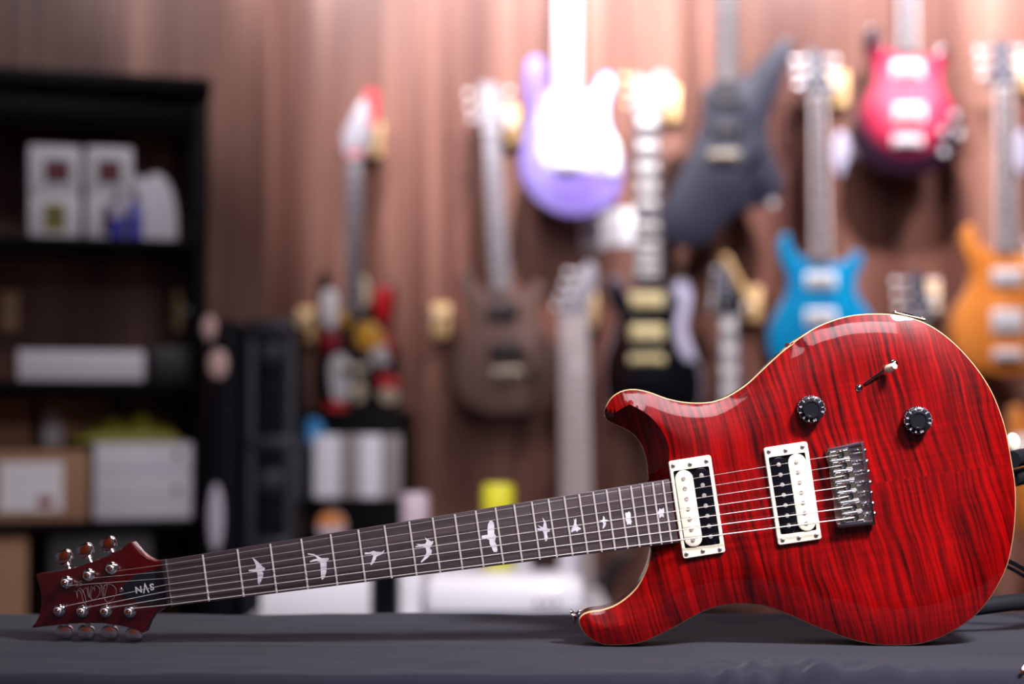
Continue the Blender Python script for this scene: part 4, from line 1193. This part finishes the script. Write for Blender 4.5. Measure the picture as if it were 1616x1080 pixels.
# rounded white tin
a_, b_ = spt(213, 275, .07), spt(281, 275, .07); ht = spt(240, 273, .07).z - lev[0]
root = empty('rounded_tin', C1 + S * ((a_.x + b_.x) / 2) + BK * .10 + Vector((0, 0, lev[0])), (0, 0, A17)); tag(root, 'white rounded tin right of the four white boxes', 'tin')
w = (b_.x - a_.x); b = MB()
pts = [(-w / 2, 0), (w / 2, 0)] + [(w / 2 * math.cos(t) if t < 1.6 else w / 2 * math.cos(t) , ht * (.25 + .75 * math.sin(t))) for t in [k * math.pi / 20 for k in range(0, 14)]] + [(-w / 2, ht * .95)]
b.prism(pts, 0, .06, lambda u, v, q: Vector((u, .03 - q, v)), bev=.003); b.build('tin_body', M['white_carton'], root, world=False)
M['bluebottle'] = mat('blue plastic', (.05, .06, .42), .25, 0, .6); M['bottletop'] = mat('dark cap', (.02, .02, .04), .4)
M['bottleclear'] = mat('pale bottle', (.42, .38, .50), .3, 0, .5)
for i, (x, lb) in enumerate(((184, 'blue bottle with a dark cap in front of the white boxes'), (213, 'blue bottle with a dark cap in front of the white tin'))):
    q = spt(x, 372, .025); hb = spt(x, 303, .025).z - lev[0]
    root = empty('bottle', C1 + S * q.x + BK * .025 + Vector((0, 0, lev[0]))); tag(root, lb, 'bottle', 'small blue bottles on the shelf')
    b = MB(); b.lathe((0, 0, 0), (0, 0, 1), [(.016, 0), (.0165, .004), (.0165, hb * .42), (.0165, hb * .43)], 18); b.build('bottle_base', M['bluebottle'], root, world=False)
    b = MB(); b.lathe((0, 0, hb * .43), (0, 0, 1), [(.0163, 0), (.0155, hb * .25), (.008, hb * .35)], 18); b.build('bottle_shoulder', M['bottleclear'] if i == 0 else M['bluebottle'], root, world=False)
    b = MB(); b.lathe((0, 0, hb * .76), (0, 0, 1), [(.009, 0), (.009, hb * .14), (.006, hb * .24), (0, hb * .245)], 14); b.build('cap', M['bottletop'], root, world=False)
on_shelf('paper_stack', 'flat pale stack of papers on the second shelf', 'papers', 28, 228, 553, 1, .04, .24, M['white_carton'], bev=.003)
on_shelf('black_case', 'small black case beside the pale stack of papers', 'case', 238, 300, 548, 1, .06, .2, M['blackmatte'])
def shipping(root, w, dep, h):
    b = MB(); b.box((-.05 * w, -dep / 2 - .0006, h * .5), (w * .42, .0012, h * .68)); b.build('shipping_label', M['card'], root, world=False)
    b = MB(); b.box((.02 * w, -dep / 2 - .0016, h * .22), (w * .09, .0012, h * .12)); b.build('red_stamp', M['lbl_redtext'], root, world=False)
on_shelf('cardboard_box', 'open brown cardboard box with a white shipping label', 'box', -140, 141, 713, 2, .02, .27, M['carton'], extra=lambda r, w, dp, h: [
    (lambda b: (b.box((.17 * w, -dp / 2 - .0006, h * .50), (w * .36, .0012, h * .70)), b.build('shipping_label', M['card'], r, world=False)))(MB()),
    (lambda b: (b.box((.25 * w, -dp / 2 - .0016, h * .28), (w * .09, .0012, h * .14)), b.build('red_stamp', M['lbl_redtext'], r, world=False)))(MB())])
def tape(root, w, dep, h):
    for z, hh in ((.66, .006), (.30, .004)):
        b = MB(); b.box((0, -dep / 2 - .0005, h * z), (w * .96, .001, hh)); b.build('tape_line', mat('grey print', (.42, .42, .50), .6), root, world=False)
    for z in (.38, .85):
        b = MB(); b.box((.33 * w, -dep / 2 - .0008, h * z), (w * .06, .001, h * .09)); b.build('printed_mark', M['lbl_dark'], root, world=False)
wc, hwc = on_shelf('cardboard_box', 'white cardboard carton on the third shelf beside the shelf post', 'box', 149, 306, 700, 2, .032, .14, M['white_carton'], extra=tape)
on_shelf('cardboard_box', 'brown cardboard box with a small white sticker behind the labelled one', 'box', 66, 172, 627, 2, .295, .03, M['carton'], extra=lambda r, w, dp, h: (lambda b: (b.box((-.33 * w, -dp / 2 - .0006, h * .72), (w * .27, .0012, h * .28)), b.build('sticker', M['card'], r, world=False)))(MB()))
on_shelf('cardboard_box', 'brown cardboard box at the left edge of the third shelf', 'box', -60, 50, 628, 2, .295, .03, M['carton'])
on_shelf('cardboard_box', 'brown cardboard box on the lowest visible shelf at the left edge', 'box', -80, 44, 848, 3, .02, .25, M['carton'])
on_shelf('storage_crate', 'dark grey crate on the lowest visible shelf behind the headstock', 'crate', 78, 240, 842, 3, .03, .25, mat('dark grey crate', (.030, .028, .034), .6))
# yellow-green bag lying over the boxes
M['yellow'] = mat('yellow green plastic bag', (.36, .34, .03), .45, bump=(40, .6, .01))
q = spt(215, 700, .09); zb = spt(200, 701, .02).z
root = empty('plastic_bag', C1 + S * q.x + BK * .22 + Vector((0, 0, zb)), (0, 0, A17)); tag(root, 'crumpled yellow green bag lying on the white carton', 'bag')
b = MB()
nx, ny = 30, 12
xa, xb = spt(110, 690, .15).x - q.x, spt(288, 690, .15).x - q.x
G = []
for i in range(nx + 1):
    u = xa + (xb - xa) * i / nx; t = i / nx
    hh = .075 * (math.sin(math.pi * min(1, t * 1.02)) ** .7) * (.55 + .45 * t * 1.2) * (1 + .35 * noise.noise(Vector((t * 7, 1, 2))))
    G.append([Vector((u, -.10 * math.cos(math.pi * k / ny), .004 + max(.004, hh) * math.sin(math.pi * k / ny) ** .6)) for k in range(ny + 1)])
b.rings(G); b.build('bag_body', M['yellow'], root, world=False, ang=70)

# ================================================================== black cases, cabinet and things on the low desk
M['case'] = mat('dark case shell', (.003, .003, .006), .45, spec=.08, bump=(60, .3, .002))
M['case_edge'] = mat('case edge', (.016, .016, .026), .4)
def upright(name, label, cat, x0, x1, y0, Y, dep, m, edge=True, group=None):
    a_, c_ = at(x0, y0, Y), at(x1, y0, Y)
    root = empty(name, ((a_.x + c_.x) / 2, Y + dep / 2, 0)); tag(root, label, cat, group)
    w, h = c_.x - a_.x, (a_.z + c_.z) / 2
    b = MB(); b.box((0, 0, h / 2), (w, dep, h), bev=.012); b.build('shell', m, root, world=False)
    return root, w, dep, h
r, w, dp, h = upright('guitar_case', 'tall black guitar case with pinkish tags right of the shelf', 'guitar case', 328, 374, 505, 3.62, .22, M['case'])
def loc(r, x, y): p = at(x, y, r.location.y - dp / 2); return Vector((p.x - r.location.x, 0, p.z))
M['pinktag'] = mat('pink beige tag', (.62, .42, .38), .6); M['paletag'] = mat('pale tag', (.42, .38, .46), .5)
for x, y, ww, hh, m_, nm in ((331, 518, .034, .060, M['pinktag'], 'top_tag'), (345, 575, .046, .070, M['pinktag'], 'side_tag'), (341, 818, .036, .16, M['paletag'], 'handle_tag')):
    p = loc(r, x, y); b = MB(); b.ball((p.x, -dp / 2 - .004, p.z), (ww, .016, hh), 14, 8); b.build(nm, m_, r, world=False)
r, w, dp, h = upright('flight_case', 'tall black flight case with grey edges behind the fretboard', 'flight case', 388, 466, 512, 3.70, .25, M['case'])
for sx in (-1, 1):
    b = MB(); b.box((sx * (w / 2 - .012), -dp / 2 - .002, h / 2), (.02, .01, h * .97), bev=.002); b.build('edge_strip', M['case_edge'], r, world=False)
for y in (520, 700, 860):
    p = loc(r, 430, y); b = MB(); b.box((0, -dp / 2 - .004, p.z), (w * .86, .012, .03 if y != 520 else .05), bev=.003); b.build('cross_strip', M['case_edge'], r, world=False)
for y in (560, 760):
    p = loc(r, 428, y); b = MB(); b.box((0, -dp / 2 - .006, p.z), (.06, .012, .05), bev=.004); b.build('latch', M['case_edge'], r, world=False)
r, w, dp, h = upright('black_cabinet', 'black cabinet with a striped silver panel under the painted guitar', 'cabinet', 470, 640, 648, 3.97, .36, M['cab'])
cabr, cabh = r, h
p0, p1 = loc(r, 496, 686), loc(r, 634, 786)
root = empty('silver_panel', ((p0.x + p1.x) / 2, -dp / 2, p1.z)); root.parent = r; PW, PH = p1.x - p0.x, p0.z - p1.z
M['brushed'] = mat('brushed steel', (.75, .72, .76), .35, .7); M['strip_w'] = mat('white strip', (.80, .78, .86), .4); M['strip_g'] = mat('taupe grey strip', (.30, .26, .27), .4)
cx0 = -PW / 2
for frac, nm, m_ in ((.30, 'white_strip', 'strip_w'), (.22, 'grey_strip', 'strip_g'), (.26, 'white_strip', 'strip_w'), (.22, 'grey_strip', 'strip_g')):
    ww = PW * frac; b = MB(); b.box((cx0 + ww / 2, -.008, PH / 2), (ww - .002, .018, PH), bev=.003); o = b.build(nm, M[m_], root, world=False); cx0 += ww
def disc(nm, x, y, rad, m_, hgt=.012):
    p = loc(r, x, y); b = MB(); b.lathe((p.x, -dp / 2, p.z), (0, -1, 0), [(rad, 0), (rad, hgt), (rad * .9, hgt * 1.2), (0, hgt * 1.25)], 28); return b.build(nm, m_, r, world=False)
o = disc('round_badge', 492, 681, .033, mat('sky blue badge', (.06, .32, .72), .4)); o['label'] = 'sky blue round badge'
p = loc(r, 524, 830)
b = MB(); b.lathe((p.x, -dp / 2 + .0, p.z), (0, -1, 0), [(.036, 0), (.036, .012), (.033, .014), (0, .0145)], 28); b.mark(0)
b.prism([(p.x + .035 * math.cos(t), p.z + .035 * math.sin(t)) for t in [math.pi * k / 12 for k in range(13)]], 0, .002, lambda u, v, q: Vector((u, -dp / 2 - .0145 - q, v))); b.mark(1)
o = b.build('round_badge', [mat('pale badge', (.65, .60, .68), .4), mat('orange badge', (.75, .25, .04), .4)], r, world=False); o['label'] = 'orange and white round badge'
# low desk with white machines
YD = 3.05
zd = at(700, 985, YD).z
M['desk'] = mat('pale desk', (.55, .52, .55), .5); M['whitep'] = mat('white enamel', (.84, .82, .88), .4, 0, .3)
xa, xb = at(380, 900, YD).x, at(975, 900, YD).x
root = empty('low_desk', ((xa + xb) / 2, YD + .3, 0)); tag(root, 'low desk behind the display table, carrying the white boxes', 'desk')
b = MB(); b.box((0, 0, zd - .015), (xb - xa, .6, .03), bev=.003); b.build('desktop', M['desk'], root, world=False)
for sx in (-1, 1):
    for sy in (-1, 1):
        b = MB(); b.box((sx * ((xb - xa) / 2 - .04), sy * .26, (zd - .03) / 2), (.04, .04, zd - .03)); b.build('leg', M['desk'], root, world=False)
def desk_box(name, label, cat, x0, x1, y0, Y, dep, m, bev=.01, extra=None):
    a_, c_ = at(x0, y0, Y), at(x1, y0, Y)
    root = empty(name, ((a_.x + c_.x) / 2, Y + dep / 2, zd)); tag(root, label, cat)
    w, h = c_.x - a_.x, a_.z - zd
    b = MB(); b.box((0, 0, h / 2), (w, dep, h), bev=bev); b.build('housing', m, root, world=False)
    if extra: extra(root, w, dep, h)
    return root
desk_box('white_box', 'plain white box standing under the fretboard, leftmost on the low desk', 'box', 410, 584, 893, 3.05, .3, M['whitep'], .006)
desk_box('gap_block', 'black block filling the dark gap between the white box and the white machine', 'filler block', 586, 628, 880, 3.07, .2, M['black'], .004)  # dark gap between the boxes, put in as a black block
desk_box('white_frame_box', 'narrow white box right of the black filler block', 'box', 630, 664, 872, 3.08, .2, M['whitep'], .006)
def lid(root, w, dep, h):
    b = MB(); b.box((.0, -dep / 2 - .003, h * .30), (w * .94, .008, .006), bev=.001); b.build('seam', mat('grey seam', (.35, .36, .45), .5), root, world=False)
    for i in range(3):
        b = MB(); b.box((w * (.2 + i * .06), -dep / 2 - .004, h * .5), (w * .03, .008, .01), bev=.002); b.build('button', M['strip_g'], root, world=False)
desk_box('printer', 'wide white printer with rounded corners under the neck', 'printer', 668, 926, 914, 3.04, .2, M['whitep'], .028, lid)
desk_box('white_carton', 'pale grey carton behind the white printer', 'box', 655, 838, 872, 3.42, .2, mat('pale grey carton', (.60, .58, .64), .5), .01)
def on_desk(name, label, cat, x, y0, r0, Y, m, cap=None):
    p = at(x, y0, Y); root = empty(name, (p.x, Y, zd)); tag(root, label, cat); h = p.z - zd
    b = MB(); b.lathe((0, 0, 0), (0, 0, 1), [(r0 * .95, 0), (r0, .006), (r0, h - .05)], 24); b.build('tub_body', m, root, world=False)
    b = MB(); b.lathe((0, 0, h - .05), (0, 0, 1), [(r0 * 1.03, 0), (r0 * 1.03, .038), (r0 * .9, .05), (0, .0502)], 24); b.build('lid', cap or m, root, world=False)
on_desk('plastic_tub', 'bright yellow tub standing behind the fretboard', 'tub', 786, 764, .034, 3.30, mat('yellow plastic', (.70, .66, .03), .4))
on_desk('spray_bottle', 'slim pale bottle between the printer and the bass guitar', 'bottle', 897, 870, .022, 3.32, mat('pale plastic', (.62, .58, .66), .4))
on_desk('glass_jar', 'pinkish white round jar right of the black cabinet', 'jar', 655, 778, .030, 3.35, mat('pinkish glass', (.55, .44, .50), .3, 0, .5))

# ================================================================== light
def area_light(nm, loc_, to, sx, sy, e, col=(1, 1, 1), spread=None):
    l = bpy.data.lights.new(nm, 'AREA'); l.shape = 'RECTANGLE'; l.size = sx; l.size_y = sy; l.energy = e; l.color = col
    if spread: l.spread = spread
    o = bpy.data.objects.new(nm, l); COL.objects.link(o); o.location = loc_
    o.rotation_euler = (Vector(to) - Vector(loc_)).to_track_quat('-Z', 'Y').to_euler(); return o
def spot(nm, loc_, to, e, ang, col=(1, 1, 1), r=.05, blend=.6):
    l = bpy.data.lights.new(nm, 'SPOT'); l.energy = e; l.spot_size = math.radians(ang); l.spot_blend = blend; l.shadow_soft_size = r; l.color = col
    o = bpy.data.objects.new(nm, l); COL.objects.link(o); o.location = loc_
    o.rotation_euler = (Vector(to) - Vector(loc_)).to_track_quat('-Z', 'Y').to_euler(); return o
COLD = (1.0, .95, 1.0)
spot('wall_spot', (.18, 3.70, 2.95), (.15, 4.5, 2.25), 230, 60, COLD)
spot('wall_spot', (1.0, 3.65, 2.95), (.95, 4.5, 2.05), 240, 78, COLD)
spot('wall_spot', (-.45, 3.55, 2.95), (-.42, 4.5, 2.3), 110, 60, COLD)
spot('wall_spot', (-.80, 3.1, 2.95), (-.76, 4.1, 2.35), 75, 46, COLD)
spot('wall_spot', (1.9, 3.65, 2.95), (1.7, 4.5, 2.0), 190, 75, COLD)
area_light('ceiling_fill', (.3, 2.7, 2.97), (.2, 4.2, 1.0), 2.0, .2, 16, COLD)
area_light('ceiling_fill', (-.3, 1.7, 2.96), (-.3, 3.2, .9), 1.2, .3, 20, COLD)  # added lamp without a known fixture, brightening the white desk things
spot('desk_fill_spot', (.0, 1.75, 2.7), (.0, 3.1, .75), 125, 46, COLD, .15)  # spot added only to lift the white boxes on the desk
area_light('key_lamp', (.75, .68, 2.12), (.38, 1.48, 1.02), .28, .20, 11.8, COLD, math.radians(85))
area_light('ceiling_fill', (.2, -.7, 2.93), (.2, 1.5, .9), 1.6, .9, 4.5, COLD, math.radians(55))
area_light('ceiling_fill', (.3, -1.1, 2.9), (.3, -2.1, 1.4), 2.6, .5, 34, COLD)  # lamp added to brighten the unseen wall that the chrome reflects
w = bpy.data.worlds.new('room'); SC.world = w; w.use_nodes = True
w.node_tree.nodes['Background'].inputs[0].default_value = (.80, .76, .84, 1); w.node_tree.nodes['Background'].inputs[1].default_value = .07

cd = bpy.data.cameras.new('camera'); cam = bpy.data.objects.new('camera', cd); COL.objects.link(cam)
cam.location = CAM; cam.rotation_euler = (math.pi / 2 + TH, 0, 0)
cd.lens = 55; cd.sensor_width = 36; cd.sensor_fit = 'HORIZONTAL'; cd.clip_end = 50
cd.dof.use_dof = True; cd.dof.focus_distance = 1.485; cd.dof.aperture_fstop = 2.0
SC.camera = cam
SC.view_settings.view_transform = 'Standard'; SC.view_settings.look = 'None'; SC.view_settings.gamma = 1
SC.view_settings.exposure = 0
SC.cycles.max_bounces = 6; SC.cycles.sample_clamp_indirect = 6
for o in bpy.data.objects:
    if o.parent is None and 'label' in o and 'group' not in o and o != guitar:
        n = o.name.split('.')[0]; g = {'electric_guitar': 'electric guitars hanging on the wall', 'wall_hanger': 'wooden guitar hangers on the wall', 'white_box': None, 'cardboard_box': 'cardboard boxes on the shelf', 'price_card': 'white price cards on the wall', 'plectrum_tag': 'pale oval tags'}.get(n)
        if n == 'white_box' and 'low desk' not in o['label']: g = 'white boxes on the top shelf'
        if g: o['group'] = g
